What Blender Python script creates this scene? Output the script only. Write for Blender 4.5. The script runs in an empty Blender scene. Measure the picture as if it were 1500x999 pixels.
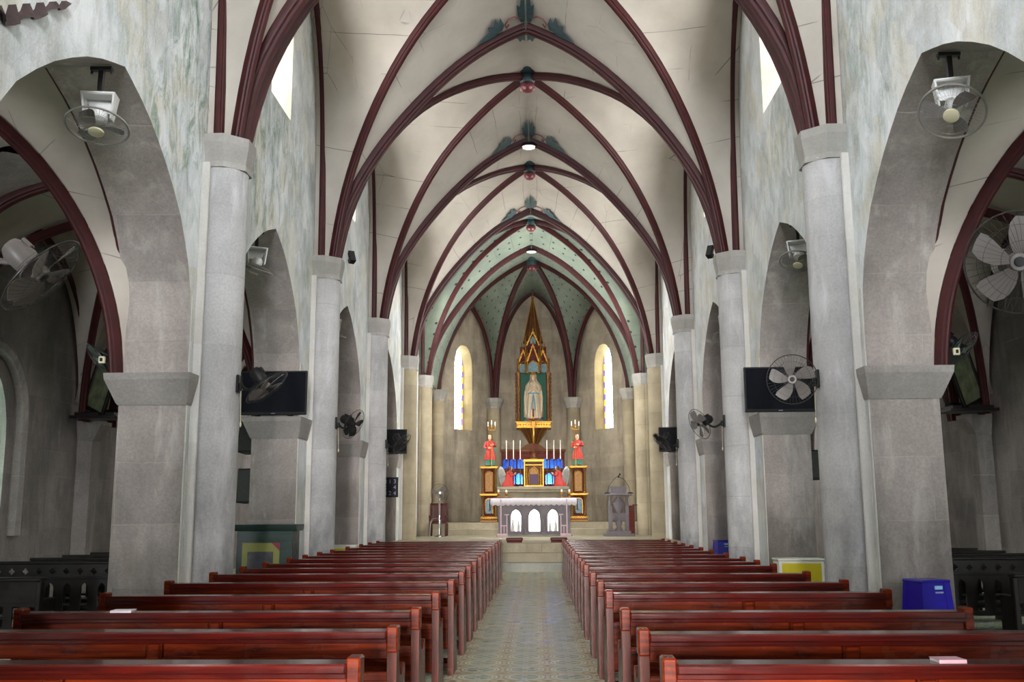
import bpy, math, random
from mathutils import Matrix, Vector
random.seed(7)
PI = math.pi
SC = bpy.context.scene
COL = SC.collection
R = math.radians
def lin(c):
    return tuple((x/12.92 if x <= .04045 else ((x+.055)/1.055)**2.4) for x in c)
def hexc(r, g, b): return lin((r/255, g/255, b/255)) + (1,)

# ------------------------------------------------------------------ mesh builder
class MB:
    def __init__(self): self.v = []; self.f = []; self.m = []; self.uv = {}; self.M = Matrix.Identity(4); self.mi = 0
    def add(self, vs, fs, uvs=None):
        o = len(self.v)
        for p in vs: self.v.append(tuple(self.M @ Vector(p)))
        for i, f in enumerate(fs):
            if uvs: self.uv[len(self.f)] = [uvs[k] for k in f]
            self.f.append(tuple(k+o for k in f)); self.m.append(self.mi)
        return self
    def box(self, x0, x1, y0, y1, z0, z1, b=0.0):
        if x0 > x1: x0, x1 = x1, x0
        if b <= 0:
            vs = [(x, y, z) for z in (z0, z1) for y in (y0, y1) for x in (x0, x1)]
            return self.add(vs, [(0,2,3,1),(4,5,7,6),(0,1,5,4),(2,6,7,3),(0,4,6,2),(1,3,7,5)])
        vs = []
        for sx, xa in ((1, x0), (-1, x1)):
            for sy, ya in ((1, y0), (-1, y1)):
                for sz, za in ((1, z0), (-1, z1)):
                    vs += [(xa, ya+sy*b, za+sz*b), (xa+sx*b, ya, za+sz*b), (xa+sx*b, ya+sy*b, za)]
        I = lambda i, j, k, a: ((i*2+j)*2+k)*3+a
        fs = []
        fs.append((I(0,0,0,0),I(0,0,1,0),I(0,1,1,0),I(0,1,0,0))); fs.append((I(1,0,0,0),I(1,1,0,0),I(1,1,1,0),I(1,0,1,0)))
        fs.append((I(0,0,0,1),I(1,0,0,1),I(1,0,1,1),I(0,0,1,1))); fs.append((I(0,1,0,1),I(0,1,1,1),I(1,1,1,1),I(1,1,0,1)))
        fs.append((I(0,0,0,2),I(0,1,0,2),I(1,1,0,2),I(1,0,0,2))); fs.append((I(0,0,1,2),I(1,0,1,2),I(1,1,1,2),I(0,1,1,2)))
        for k in (0,1):
            for j in (0,1): fs.append((I(0,j,k,1),I(1,j,k,1),I(1,j,k,2),I(0,j,k,2)))
            for i in (0,1): fs.append((I(i,0,k,0),I(i,1,k,0),I(i,1,k,2),I(i,0,k,2)))
        for j in (0,1):
            for i in (0,1): fs.append((I(i,j,0,0),I(i,j,1,0),I(i,j,1,1),I(i,j,0,1)))
        for i in (0,1):
            for j in (0,1):
                for k in (0,1): fs.append((I(i,j,k,0),I(i,j,k,1),I(i,j,k,2)))
        return self.add(vs, fs)
    def prism(self, pts, axis, a, b):
        """polygon pts (2d) extruded on an axis: X -> (y,z), Y -> (x,z), Z -> (x,y)"""
        n = len(pts)
        def P(p, t): return {'X': (t, p[0], p[1]), 'Y': (p[0], t, p[1]), 'Z': (p[0], p[1], t)}[axis]
        vs = [P(p, a) for p in pts] + [P(p, b) for p in pts]
        fs = [tuple(range(n-1, -1, -1)), tuple(range(n, 2*n))] + [(i, (i+1) % n, n+(i+1) % n, n+i) for i in range(n)]
        return self.add(vs, fs)
    def frustum(self, p0, z0, p1, z1):
        n = len(p0)
        return self.add([(x, y, z0) for x, y in p0]+[(x, y, z1) for x, y in p1],
            [tuple(range(n-1, -1, -1)), tuple(range(n, 2*n))]+[(i, (i+1) % n, n+(i+1) % n, n+i) for i in range(n)])
    def rings(self, rs, closed_ring=True, caps=True, loop=False):
        n = len(rs[0]); vs = [p for r in rs for p in r]; fs = []
        m = len(rs)
        for i in range(m if loop else m-1):
            for j in range(n if closed_ring else n-1):
                a = i*n+j; b = i*n+(j+1) % n; i2 = (i+1) % m
                fs.append((a, b, i2*n+(j+1) % n, i2*n+j))
        if caps and not loop:
            fs.append(tuple(range(n-1, -1, -1))); fs.append(tuple(range((m-1)*n, m*n)))
        return self.add(vs, fs)
    def tube(self, path, r, n=8, loop=False, flat=1.0):
        P = [Vector(p) for p in path]; rs = []
        m = len(P); up = None
        for i in range(m):
            if loop: t = P[(i+1) % m]-P[i-1]
            else: t = P[min(i+1, m-1)]-P[max(i-1, 0)]
            if t.length < 1e-9: t = Vector((0, 0, 1))
            t.normalize()
            if up is None:
                up = Vector((0, 0, 1)) if abs(t.z) < .9 else Vector((0, 1, 0))
            a = up - t*up.dot(t)
            if a.length < 1e-6: a = t.orthogonal()
            a.normalize(); up = a; b = t.cross(a)
            rr = r[i] if isinstance(r, (list, tuple)) else r
            rs.append([tuple(P[i]+a*(rr*math.cos(2*PI*k/n))+b*(rr*flat*math.sin(2*PI*k/n))) for k in range(n)])
        return self.rings(rs, True, True, loop)
    def lathe(self, prof, c=(0, 0, 0), n=24, a0=0, sx=1, sy=1):
        rs = [[(c[0]+sx*r*math.cos(a0+2*PI*k/n), c[1]+sy*r*math.sin(a0+2*PI*k/n), c[2]+z) for k in range(n)] for r, z in prof]
        return self.rings(rs)
    def ball(self, c, r, n=14, m=9, s=(1, 1, 1)):
        prof = [(max(1e-4, r*math.sin(PI*i/m)), -r*math.cos(PI*i/m)) for i in range(m+1)]
        rs = [[(c[0]+s[0]*q*math.cos(2*PI*k/n), c[1]+s[1]*q*math.sin(2*PI*k/n), c[2]+s[2]*z) for k in range(n)] for q, z in prof]
        return self.rings(rs)
    def ring(self, c, R0, r, n=32, k=6, ax='Z'):
        pts = []
        for i in range(n):
            a = 2*PI*i/n; p = (R0*math.cos(a), R0*math.sin(a), 0)
            if ax == 'Y': p = (p[0], 0, p[1])
            if ax == 'X': p = (0, p[0], p[1])
            pts.append((c[0]+p[0], c[1]+p[1], c[2]+p[2]))
        return self.tube(pts, r, k, loop=True)
    def sweep(self, path, prof, ups):
        rs = []; m = len(path); P = [Vector(p) for p in path]
        for i in range(m):
            t = (P[min(i+1, m-1)]-P[max(i-1, 0)]).normalized()
            u = Vector(ups[i]); u = (u-t*u.dot(t)).normalized(); s = t.cross(u)
            rs.append([tuple(P[i]+s*a+u*b) for a, b in prof])
        return self.rings(rs)
    def mesh(self, name, smooth=35):
        me = bpy.data.meshes.new(name); me.from_pydata(self.v, [], self.f)
        if self.uv:
            l = me.uv_layers.new(name='UVMap')
            for p in me.polygons:
                u = self.uv.get(p.index)
                if u:
                    for k, li in enumerate(p.loop_indices): l.data[li].uv = u[k]
        for p, mi in zip(me.polygons, self.m): p.material_index = mi
        me.validate()
        if smooth:
            me.polygons.foreach_set('use_smooth', [True]*len(me.polygons))
            me.set_sharp_from_angle(angle=R(smooth))
        me.update()
        return me
    def build(self, name, mats, parent=None, smooth=35, loc=None, fixn=True):
        me = self.mesh(name, smooth)
        if fixn:
            import bmesh
            bm = bmesh.new(); bm.from_mesh(me); bmesh.ops.recalc_face_normals(bm, faces=bm.faces); bm.to_mesh(me); bm.free()
        return link(name, me, mats, parent, loc)
def link(name, me, mats, parent=None, loc=None):
    o = bpy.data.objects.new(name, me); COL.objects.link(o)
    for m in (mats if isinstance(mats, (list, tuple)) else [mats]): me.materials.append(m)
    if parent: o.parent = parent
    if loc: o.location = loc
    return o
def empty(name, loc=(0, 0, 0), rot=(0, 0, 0)):
    o = bpy.data.objects.new(name, None); COL.objects.link(o); o.location = loc; o.rotation_euler = rot
    o.empty_display_size = .1
    return o
def tag(o, label, cat, group=None):
    o['label'] = label; o['category'] = cat
    if group: o['group'] = group
    return o
def struct(o, label=None):
    o['kind'] = 'structure'
    if label: o['label'] = label
    return o
def copy_tree(o, parent=None):
    c = o.copy(); COL.objects.link(c); c.parent = parent
    for ch in list(o.children): copy_tree(ch, c)
    return c
def plate(outline, holes, thick, name='plate', bevel=0):
    """flat board with true holes in the local XY plane, centred on z=0; returns mesh"""
    cu = bpy.data.curves.new(name, 'CURVE'); cu.dimensions = '2D'; cu.fill_mode = 'BOTH'; cu.extrude = thick/2
    for poly in [outline]+list(holes):
        s = cu.splines.new('POLY'); s.points.add(len(poly)-1); s.use_cyclic_u = True
        for p, q in zip(s.points, poly): p.co = (q[0], q[1], 0, 1)
    o = bpy.data.objects.new(name, cu); COL.objects.link(o)
    bpy.context.view_layer.update()
    me = bpy.data.meshes.new_from_object(o.evaluated_get(bpy.context.evaluated_depsgraph_get()))
    bpy.data.objects.remove(o); bpy.data.curves.remove(cu)
    me.materials.clear()
    return me

# ------------------------------------------------------------------ materials
class NT:
    def __init__(self, name):
        self.mat = bpy.data.materials.new(name); self.mat.use_nodes = True
        self.t = self.mat.node_tree; self.t.nodes.clear()
        self.out = self.t.nodes.new('ShaderNodeOutputMaterial')
        self.co = None
    def n(self, typ, ins=None, **props):
        nd = self.t.nodes.new('ShaderNode'+typ)
        for k, v in props.items(): setattr(nd, k, v)
        for k, v in (ins or {}).items():
            s = nd.inputs[k]
            if isinstance(v, bpy.types.NodeSocket): self.t.links.new(v, s)
            else: s.default_value = v
        return nd
    def pos(self):
        if not self.co: self.co = self.n('TexCoord').outputs['Object']
        return self.co
    def map(self, scale=(1, 1, 1), rot=(0, 0, 0), loc=(0, 0, 0), v=None):
        return self.n('Mapping', {'Vector': v or self.pos(), 'Scale': scale, 'Rotation': rot, 'Location': loc}).outputs[0]
    def noise(self, scale, detail=4, rough=.55, v=None, dist=0):
        return self.n('TexNoise', {'Vector': v or self.pos(), 'Scale': scale, 'Detail': detail, 'Roughness': rough, 'Distortion': dist}).outputs[0]
    def ramp(self, f, stops, interp='LINEAR'):
        r = self.n('ValToRGB', {'Fac': f}); e = r.color_ramp; e.interpolation = interp
        while len(e.elements) < len(stops): e.elements.new(.5)
        for el, (p, c) in zip(e.elements, stops):
            el.position = p; el.color = c if isinstance(c, tuple) else (c, c, c, 1)
        return r.outputs[0]
    def mix(self, f, a, b, mode='MIX'):
        m = self.n('Mix', data_type='RGBA', blend_type=mode, clamp_factor=True)
        for s, v in ((m.inputs[0], f), (m.inputs[6], a), (m.inputs[7], b)):
            if isinstance(v, bpy.types.NodeSocket): self.t.links.new(v, s)
            else: s.default_value = v
        return m.outputs[2]
    def math(self, op, a, b=0.0, c=0.0, clamp=False):
        m = self.n('Math', operation=op, use_clamp=clamp)
        for i, v in enumerate((a, b, c)):
            if isinstance(v, bpy.types.NodeSocket): self.t.links.new(v, m.inputs[i])
            else: m.inputs[i].default_value = v
        return m.outputs[0]
    def sep(self, v=None):
        s = self.n('SeparateXYZ', {0: v or self.pos()}); return s.outputs
    def comb(self, x, y, z=0.0):
        m = self.n('CombineXYZ')
        for i, v in enumerate((x, y, z)):
            if isinstance(v, bpy.types.NodeSocket): self.t.links.new(v, m.inputs[i])
            else: m.inputs[i].default_value = v
        return m.outputs[0]
    def bump(self, h, s=.3, d=.02):
        return self.n('Bump', {'Height': h, 'Strength': s, 'Distance': d}).outputs[0]
    def bsdf(self, col, rough=.6, normal=None, **kw):
        ins = {'Base Color': col, 'Roughness': rough}
        if normal: ins['Normal'] = normal
        ins.update(kw)
        b = self.n('BsdfPrincipled', ins)
        self.t.links.new(b.outputs[0], self.out.inputs[0]); return self.mat
    def emit(self, col, s):
        e = self.n('Emission', {'Color': col, 'Strength': s}); self.t.links.new(e.outputs[0], self.out.inputs[0]); return self.mat

def simple(name, c, rough=.5, metal=0, var=.12, sc=12, **kw):
    t = NT(name); k = t.noise(sc, 3)
    d = tuple(x*(1-var) for x in c[:3])+(1,); l = tuple(min(1, x*(1+var)) for x in c[:3])+(1,)
    return t.bsdf(t.ramp(k, [(.3, d), (.7, l)]), rough, Metallic=metal, **kw)

def stone(name, base, dark, light, plane='auto', block=(.95, .48), mortar=None, mort=.35, stain=.5, tint=None, bstr=.25, msize=.012, speck=.3, wash=None, soot=0.0):
    t = NT(name); x, y, z = t.sep()
    wob = t.noise(.9, 3)
    h = t.math('ADD', x, y)
    if plane == 'diag':
        hh = t.math('ADD', t.math('MULTIPLY', t.math('ADD', x, y), .75), t.math('MULTIPLY', z, .66)); zz = t.math('SUBTRACT', t.math('MULTIPLY', z, .75), t.math('MULTIPLY', t.math('ADD', x, y), .66))
    elif plane == 'xz': hh, zz = x, z
    elif plane == 'yz': hh, zz = y, z
    else: hh, zz = h, z
    hh = t.math('ADD', hh, t.math('MULTIPLY', wob, .12)); zz = t.math('ADD', zz, t.math('MULTIPLY', t.noise(1.7, 2), .05))
    br = t.n('TexBrick', {'Vector': t.comb(hh, zz, 0.0), 'Scale': 1.0, 'Mortar Size': msize, 'Mortar Smooth': .6, 'Brick Width': block[0], 'Row Height': block[1],
          'Color1': (.35, .35, .35, 1), 'Color2': (.75, .75, .75, 1), 'Mortar': (.5, .5, .5, 1)})
    n1 = t.noise(1.3, 6, .62); n2 = t.noise(34, 4, .7); n3 = t.noise(1.0, 5, .65, v=t.map((2.2, 2.2, .35)))
    c = t.mix(t.ramp(n1, [(.3, 0.0), (.72, 1.0)]), dark, light)
    c = t.mix(.5, c, base)
    c = t.mix(.30, c, br.outputs[0], 'OVERLAY')
    c = t.mix(speck, c, t.ramp(n2, [(.28, .2), (.72, .8)]), 'OVERLAY')
    if wash: c = t.mix(t.ramp(t.noise(1.5, 6, .68, v=t.map((2.4, 2.4, .6), loc=(5, 8, 2)), dist=.4), [(.52, 0.0), (.68, .6)]), c, wash)
    c = t.mix(t.ramp(n3, [(.5, 0.0), (.72, stain)]), c, dark)
    if mortar:
        brk = t.math('MULTIPLY', br.outputs[1], t.math('MULTIPLY', t.ramp(t.noise(2.2, 3), [(.38, 0.0), (.6, 1.0)]), mort))
        c = t.mix(brk, c, mortar)
    if tint: c = t.mix(t.ramp(t.noise(.7, 5, .6), [(.5, 0.0), (.7, .55)]), c, tint)
    if soot:
        low = t.math('SUBTRACT', 1.0, t.math('DIVIDE', z, 2.3), clamp=True)
        c = t.mix(t.math('MULTIPLY', t.math('MULTIPLY', low, t.ramp(t.noise(1.1, 5, .65, v=t.map((1.6, 1.6, .7), loc=(2, 6, 4))), [(.42, 0.0), (.62, 1.0)])), soot), c, hexc(66, 70, 76))
    hgt = t.math('ADD', t.math('MULTIPLY', n2, .5), t.math('MULTIPLY', br.outputs[1], -.5))
    return t.bsdf(c, .85, t.bump(hgt, bstr, .02))

def plaster(name, green):
    t = NT(name); x, y, z = t.sep()
    d = t.noise(.8, 4)
    h = t.math('ADD', t.math('ADD', t.math('MULTIPLY', t.math('ADD', y, x), .78), t.math('MULTIPLY', z, .7)), t.math('MULTIPLY', d, .7))
    w = t.math('ADD', t.math('SUBTRACT', t.math('MULTIPLY', z, .7), t.math('MULTIPLY', t.math('ADD', y, x), .78)), t.math('MULTIPLY', t.noise(1.1, 3), .5))
    br = t.n('TexBrick', {'Vector': t.comb(h, w, 0.0), 'Scale': 1.0, 'Mortar Size': .018, 'Mortar Smooth': .9, 'Brick Width': .62, 'Row Height': .42,
          'Color1': (.36, .36, .36, 1), 'Color2': (.64, .64, .64, 1), 'Mortar': (.52, .52, .52, 1)})
    n1 = t.noise(1.1, 7, .62)
    c = t.ramp(n1, [(.28, hexc(176, 182, 184)), (.48, hexc(212, 217, 220)), (.72, hexc(234, 236, 238))])
    c = t.mix(.42, c, br.outputs[0], 'OVERLAY')
    blk = t.n('TexVoronoi', {'Vector': t.comb(h, w, 0.0), 'Scale': 1.7, 'Randomness': .7}, voronoi_dimensions='2D')
    bv = t.sep(blk.outputs['Color'])[0]
    c = t.mix(t.math('MULTIPLY', t.ramp(bv, [(.62, 0.0), (.7, .5)]), t.ramp(t.noise(3, 4), [(.35, .2), (.6, 1.0)])), c, hexc(204, 195, 172))
    c = t.mix(t.math('MULTIPLY', t.ramp(bv, [(.28, .45), (.36, 0.0)]), t.ramp(t.noise(3, 4), [(.35, .2), (.6, 1.0)])), c, hexc(166, 168, 168))
    streak = t.noise(2.2, 7, .74, v=t.map((2.0, 2.0, .8)), dist=.8)
    patch = t.ramp(t.noise(.42, 3, .5), [(.42, 0.0), (.62, 1.0)])
    def blob(y0, z0, ry, rz):
        a = t.math('DIVIDE', t.math('SUBTRACT', y, y0), ry); b = t.math('DIVIDE', t.math('SUBTRACT', z, z0), rz)
        return t.math('SUBTRACT', 1.0, t.math('ADD', t.math('MULTIPLY', a, a), t.math('MULTIPLY', b, b)), clamp=True)
    zone = t.math('MAXIMUM', blob(11.0, 7.4, 1.6, 2.6), blob(14.2, 7.4, 2.6, 2.4), clamp=True)
    patch = t.math('ADD', t.math('MULTIPLY', patch, .45), t.math('MULTIPLY', zone, 1.1), clamp=True)
    g = t.math('MULTIPLY', t.math('MULTIPLY', t.ramp(streak, [(.46, 0.0), (.66, 1.0)]), patch), green)
    c = t.mix(g, c, hexc(96, 126, 108))
    s2 = t.noise(2.4, 6, .7, v=t.map((1.8, 1.8, .5), loc=(4, 3, 1)))
    c = t.mix(t.ramp(s2, [(.52, 0.0), (.74, .55)]), c, hexc(142, 140, 134))
    ylw = t.math('MULTIPLY', t.ramp(t.noise(.8, 4, .6, v=t.map(loc=(9, 1, 5))), [(.48, 0.0), (.66, .6)]), (.2 if green > .8 else .42))
    c = t.mix(ylw, c, hexc(178, 168, 140))
    c = t.mix(t.math('MULTIPLY', t.math('MULTIPLY', br.outputs[1], .3), t.ramp(t.noise(1.9, 3), [(.4, 0.0), (.6, 1.0)])), c, hexc(198, 200, 196))
    n2 = t.noise(40, 4, .7)
    c = t.mix(.35, c, t.ramp(n2, [(.28, .25), (.72, .75)]), 'OVERLAY')
    return t.bsdf(c, .8, t.bump(t.math('ADD', n2, t.math('MULTIPLY', br.outputs[1], .4)), .2, .02))

def vault_mat(name, base, dark, dots=False, pitch=.75):
    t = NT(name); uv = t.n('TexCoord').outputs['UV']
    n1 = t.noise(.9, 5, .6)
    c = t.ramp(n1, [(.3, dark), (.65, base)])
    x, y, z = t.sep()
    # broken lines between the boards of the web
    su, sv, _ = t.sep(uv)
    fr = t.math('FRACT', t.math('ADD', t.math('DIVIDE', sv, pitch), t.math('MULTIPLY', t.noise(.5, 2), .25)))
    ln = t.math('LESS_THAN', fr, .018)
    brk = t.ramp(t.noise(.55, 3, .6, v=t.map((1, 1, 1), loc=(3, 3, 3))), [(.5, 0.0), (.56, 1.0)])
    c = t.mix(t.math('MULTIPLY', t.math('MULTIPLY', ln, brk), .65), c, hexc(60, 52, 46))
    vr = t.n('TexVoronoi', {'Vector': t.map((1.1, 1.1, .35)), 'Scale': 1.2, 'Randomness': 1.0}, feature='DISTANCE_TO_EDGE').outputs[0]
    ck = t.math('MULTIPLY', t.math('LESS_THAN', vr, .004), t.ramp(t.noise(.8, 3, .6, v=t.map(loc=(7, 2, 5))), [(.56, 0.0), (.6, 1.0)]))
    c = t.mix(t.math('MULTIPLY', ck, .6), c, hexc(70, 64, 58))
    sp = t.noise(9, 6, .75)
    c = t.mix(t.ramp(sp, [(.62, 0.0), (.72, .45)]), c, dark)
    if dots:
        v = t.n('TexVoronoi', {'Vector': uv, 'Scale': 2.1, 'Randomness': .25}, voronoi_dimensions='2D')
        c = t.mix(t.ramp(v.outputs['Distance'], [(.085, 1.0), (.11, 0.0)]), c, hexc(38, 42, 46))
    return t.bsdf(c, .75)

def wood(name, c0, c1, rough=.2, coat=.6, axis=(.6, 9, 9), spec=.5):
    t = NT(name); v = t.map(axis)
    n = t.noise(3.0, 5, .6, v=v, dist=.8); m = t.noise(1.0, 3)
    c = t.mix(t.ramp(n, [(.32, 0.0), (.68, 1.0)]), c0, c1)
    c = t.mix(t.ramp(m, [(.4, 0.0), (.7, .3)]), c, c0)
    k = t.ramp(t.noise(6, 3), [(.3, rough*.8), (.7, rough*1.25)])
    return t.bsdf(c, k, t.bump(n, .06, .01), **{'Coat Weight': coat, 'Coat Roughness': .12, 'Specular IOR Level': spec})

def tile_floor(name):
    t = NT(name); x, y, z = t.sep(); P = .44
    def fr(a, off=0.0): return t.math('SUBTRACT', t.math('FRACT', t.math('ADD', t.math('DIVIDE', a, P), off)), .5)
    def ln2(u, v): return t.math('SQRT', t.math('ADD', t.math('MULTIPLY', u, u), t.math('MULTIPLY', v, v)))
    u, v = fr(x, .5), fr(y, .5); r = ln2(u, v)
    u2, v2 = fr(x), fr(y); r2 = ln2(u2, v2)
    def band(a, lo, hi): return t.math('MULTIPLY', t.math('GREATER_THAN', a, lo), t.math('LESS_THAN', a, hi))
    nz = t.noise(3, 5, .6)
    bg = t.mix(nz, hexc(166, 142, 84), hexc(188, 168, 116))
    c = bg
    c = t.mix(t.math('LESS_THAN', r, .465), c, hexc(122, 118, 92))
    c = t.mix(band(r, .30, .435), c, hexc(222, 226, 212))
    c = t.mix(band(r, .345, .385), c, hexc(150, 162, 150))
    c = t.mix(t.math('LESS_THAN', r, .30), c, hexc(112, 132, 124))
    ang = t.math('ARCTAN2', v, u)
    pet = t.math('MULTIPLY', t.math('ABSOLUTE', t.math('COSINE', t.math('MULTIPLY', ang, 2.0))), .27)
    c = t.mix(t.math('LESS_THAN', r, pet), c, hexc(190, 196, 180))
    c = t.mix(t.math('LESS_THAN', r, .06), c, hexc(80, 96, 96))
    dm = t.math('ADD', t.math('ABSOLUTE', u2), t.math('ABSOLUTE', v2))
    c = t.mix(t.math('LESS_THAN', dm, .225), c, hexc(208, 206, 190))
    c = t.mix(t.math('LESS_THAN', dm, .15), c, hexc(150, 116, 58))
    c = t.mix(t.math('LESS_THAN', r2, .06), c, hexc(100, 112, 112))
    ax4 = t.math('MULTIPLY', t.math('LESS_THAN', t.math('MINIMUM', t.math('ABSOLUTE', u2), t.math('ABSOLUTE', v2)), .028), t.math('GREATER_THAN', dm, .26))
    c = t.mix(t.math('MULTIPLY', ax4, t.math('GREATER_THAN', r, .465)), c, hexc(200, 198, 180))
    gx = t.math('FRACT', t.math('DIVIDE', x, P/2)); gy = t.math('FRACT', t.math('DIVIDE', y, P/2))
    g = t.math('MAXIMUM', t.math('LESS_THAN', gx, .015), t.math('LESS_THAN', gy, .015))
    c = t.mix(t.math('MULTIPLY', g, .5), c, hexc(90, 88, 78))
    c = t.mix(.16, c, t.ramp(t.noise(14, 4, .7), [(.3, .25), (.7, .75)]), 'OVERLAY')
    c = t.mix(t.ramp(t.noise(1.1, 4, .6), [(.5, 0.0), (.8, .25)]), c, hexc(120, 114, 98))
    c = t.mix(.22, c, hexc(214, 220, 204))
    return t.bsdf(c, t.ramp(t.noise(2.5, 4), [(.3, .22), (.7, .42)]), **{'Specular IOR Level': .14})

def stained(name, strength, kind='apse'):
    """lit window: procedural stained glass seen against the daylight (uv 0..1 over the pane)"""
    t = NT(name); uv = t.n('TexCoord').outputs['UV']; u, v, _ = t.sep(uv)
    K = 1.0/strength
    def pc(r, g, b): return (r*K, g*K, b*K, 1)
    nz = t.n('TexNoise', {'Vector': t.map((3, 9, 1), v=uv), 'Scale': 1.0, 'Detail': 3}).outputs[0]
    c = t.ramp(nz, [(.36, (1, .98, .92, 1)), (.47, pc(.7, .92, 1.1)), (.53, (1, 1, 1, 1)), (.60, (1, 1, .9, 1)), (.68, pc(2, 1.5, .35))])
    edge = t.math('ABSOLUTE', t.math('SUBTRACT', u, .5))
    chk = t.math('GREATER_THAN', t.math('FRACT', t.math('MULTIPLY', v, 7.0)), .5)
    bcol = t.mix(chk, pc(1.6, 1.3, .12), pc(.34, .25, 1.1))
    c = t.mix(t.math('GREATER_THAN', edge, .41), c, bcol)
    low = t.math('LESS_THAN', v, .26)
    pk = t.n('TexWave', {'Vector': uv, 'Scale': 4.0, 'Distortion': 3.0}).outputs[1]
    c = t.mix(t.math('MULTIPLY', low, t.ramp(pk, [(.55, 0.0), (.75, .75)])), c, pc(1.2, .42, .6))
    lead = t.math('LESS_THAN', t.math('ABSOLUTE', t.math('SUBTRACT', v, .265)), .006)
    if kind == 'green':
        c = t.mix(.7, c, (.5, .8, .62, 1))
    if kind == 'plain':
        c = t.mix(.8, c, (1, .99, .96, 1))
    c = t.mix(lead, c, (.05, .03, .03, 1))
    return t.emit(c, strength)

M = {}
M['plaster_l'] = plaster('lime washed wall with green algae', 1.0)
M['plaster_r'] = plaster('lime washed wall', .55)
M['ashlar'] = stone('grey ashlar', wash=hexc(176, 170, 164), base=hexc(138, 131, 127), dark=hexc(100, 94, 91), light=hexc(160, 153, 149), block=(1.1, .72), mortar=hexc(190, 184, 172), mort=.55, msize=.008)
M['ashlar_aisle'] = stone('aisle ashlar darkened for shade', hexc(134, 126, 124), hexc(86, 84, 82), hexc(160, 150, 147), block=(.62, .44), mortar=hexc(150, 142, 130), mort=.5, tint=hexc(78, 80, 76), wash=hexc(166, 158, 156))  # same stone as the piers, aisle shade put into a darker tone
M['warm_reveal'] = stone('ochre window reveal', hexc(126, 112, 74), hexc(96, 84, 56), hexc(150, 134, 92), block=(1.2, .6))
M['reveal'] = stone('dark window reveal', hexc(128, 121, 108), hexc(88, 90, 74), hexc(150, 142, 130))  # stone kept dark so the strong panes don't wash it out
M['apse_stone'] = stone('warm apse ashlar', hexc(166, 153, 134), hexc(114, 105, 93), hexc(192, 179, 160), block=(.9, .55), mortar=hexc(180, 168, 140), mort=.4, tint=hexc(118, 110, 96), stain=.8, wash=hexc(188, 172, 150))
M['ashlar_in'] = stone('grey ashlar of piers and arch soffits', hexc(160, 150, 145), hexc(116, 108, 104), hexc(180, 170, 166), soot=.5, wash=hexc(194, 188, 182), plane='xz', block=(1.9, .72), mortar=hexc(186, 178, 168), mort=.5, msize=.008)
M['impost'] = stone('impost stone', hexc(158, 152, 148), hexc(122, 116, 113), hexc(180, 173, 169), block=(9, 9), stain=.4, bstr=.15)
M['column'] = stone(speck=.24, name='pale column stone', soot=1.0, wash=hexc(208, 207, 211), base=hexc(176, 175, 175), dark=hexc(136, 135, 134), light=hexc(196, 195, 196), block=(3, .9), mortar=hexc(150, 148, 144), mort=.35, stain=.35, bstr=.12)
M['capital'] = stone(speck=.14, name='capital stone', base=hexc(164, 160, 156), dark=hexc(120, 122, 112), light=hexc(186, 182, 178), block=(6, 4), stain=.4, bstr=.12)
M['apse_col'] = stone(speck=.14, name='warm column stone', base=hexc(160, 148, 124), dark=hexc(118, 108, 92), light=hexc(182, 170, 144), block=(3, .9), mortar=hexc(130, 120, 100), mort=.35, stain=.4, bstr=.12)
M['pale_edge'] = stone(speck=.14, name='pale stone with edge light', base=hexc(204, 202, 196), dark=hexc(170, 166, 160), light=hexc(216, 214, 210), block=(6, 1.2), stain=.5, bstr=.1)  # light caught on pillar edges is painted in as a paler colour
M['vault'] = vault_mat('cream vault boards', hexc(194, 187, 177), hexc(172, 165, 155))
M['vault_green'] = vault_mat('green vault with painted stars', hexc(140, 152, 138), hexc(112, 124, 114), dots=True)
M['aisle_vault'] = vault_mat('aisle vault boards', hexc(188, 179, 168), hexc(164, 155, 145))
M['rib'] = simple('maroon rib paint', hexc(62, 20, 22), .5, var=.25, sc=5, **{'Specular IOR Level': .3})
M['leaf'] = simple('teal painted leaves', hexc(52, 78, 84), .6, var=.3, sc=14)
M['scroll'] = simple('pink painted scroll', hexc(130, 78, 74), .6)
M['rose'] = simple('red rose boss', hexc(108, 46, 54), .5, var=.3)
M['rose_lip'] = simple('pink petals', hexc(188, 132, 134), .5, var=.2)
M['pew'] = wood('varnished red pew wood', hexc(52, 12, 6), hexc(126, 44, 14), .26, .06, spec=.12)
M['pew_dark'] = wood('varnished dark red pew wood', hexc(50, 9, 8), hexc(88, 21, 14), .16, .15, spec=.35)
M['pew_side'] = wood('pew end wood', hexc(54, 17, 10), hexc(98, 38, 21), .3, .04, axis=(9, 9, .8), spec=.15)
M['black_wood'] = wood('dark stained wood', hexc(16, 12, 12), hexc(30, 22, 20), .35, .1, spec=.3)
M['brown'] = wood('brown carved wood', hexc(74, 44, 26), hexc(112, 70, 42), .6, .0, spec=.2)
M['redwood'] = wood('red brown wood', hexc(74, 26, 20), hexc(104, 40, 32), .6, .0, spec=.2)
M['gold'] = simple('gilding', hexc(172, 124, 44), .36, .7, var=.4, sc=20)
M['gold_dark'] = simple('aged gilding', hexc(112, 76, 30), .42, .5, var=.5, sc=24)
M['green_back'] = simple('green niche back', hexc(40, 112, 88), .6)
M['skin'] = simple('painted skin', hexc(216, 178, 150), .5, var=.06)
M['robe_cream'] = simple('cream robe', hexc(214, 196, 168), .55, var=.1)
M['robe_blue'] = simple('blue sash', hexc(112, 164, 186), .5)
M['robe_red'] = simple('red robe', hexc(186, 48, 38), .5, var=.18)
M['robe_green'] = simple('green skirt', hexc(58, 122, 104), .5, var=.18)
M['hair'] = simple('brown hair', hexc(80, 52, 34), .6)
M['wing'] = simple('pale wing', hexc(206, 204, 200), .55)
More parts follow.
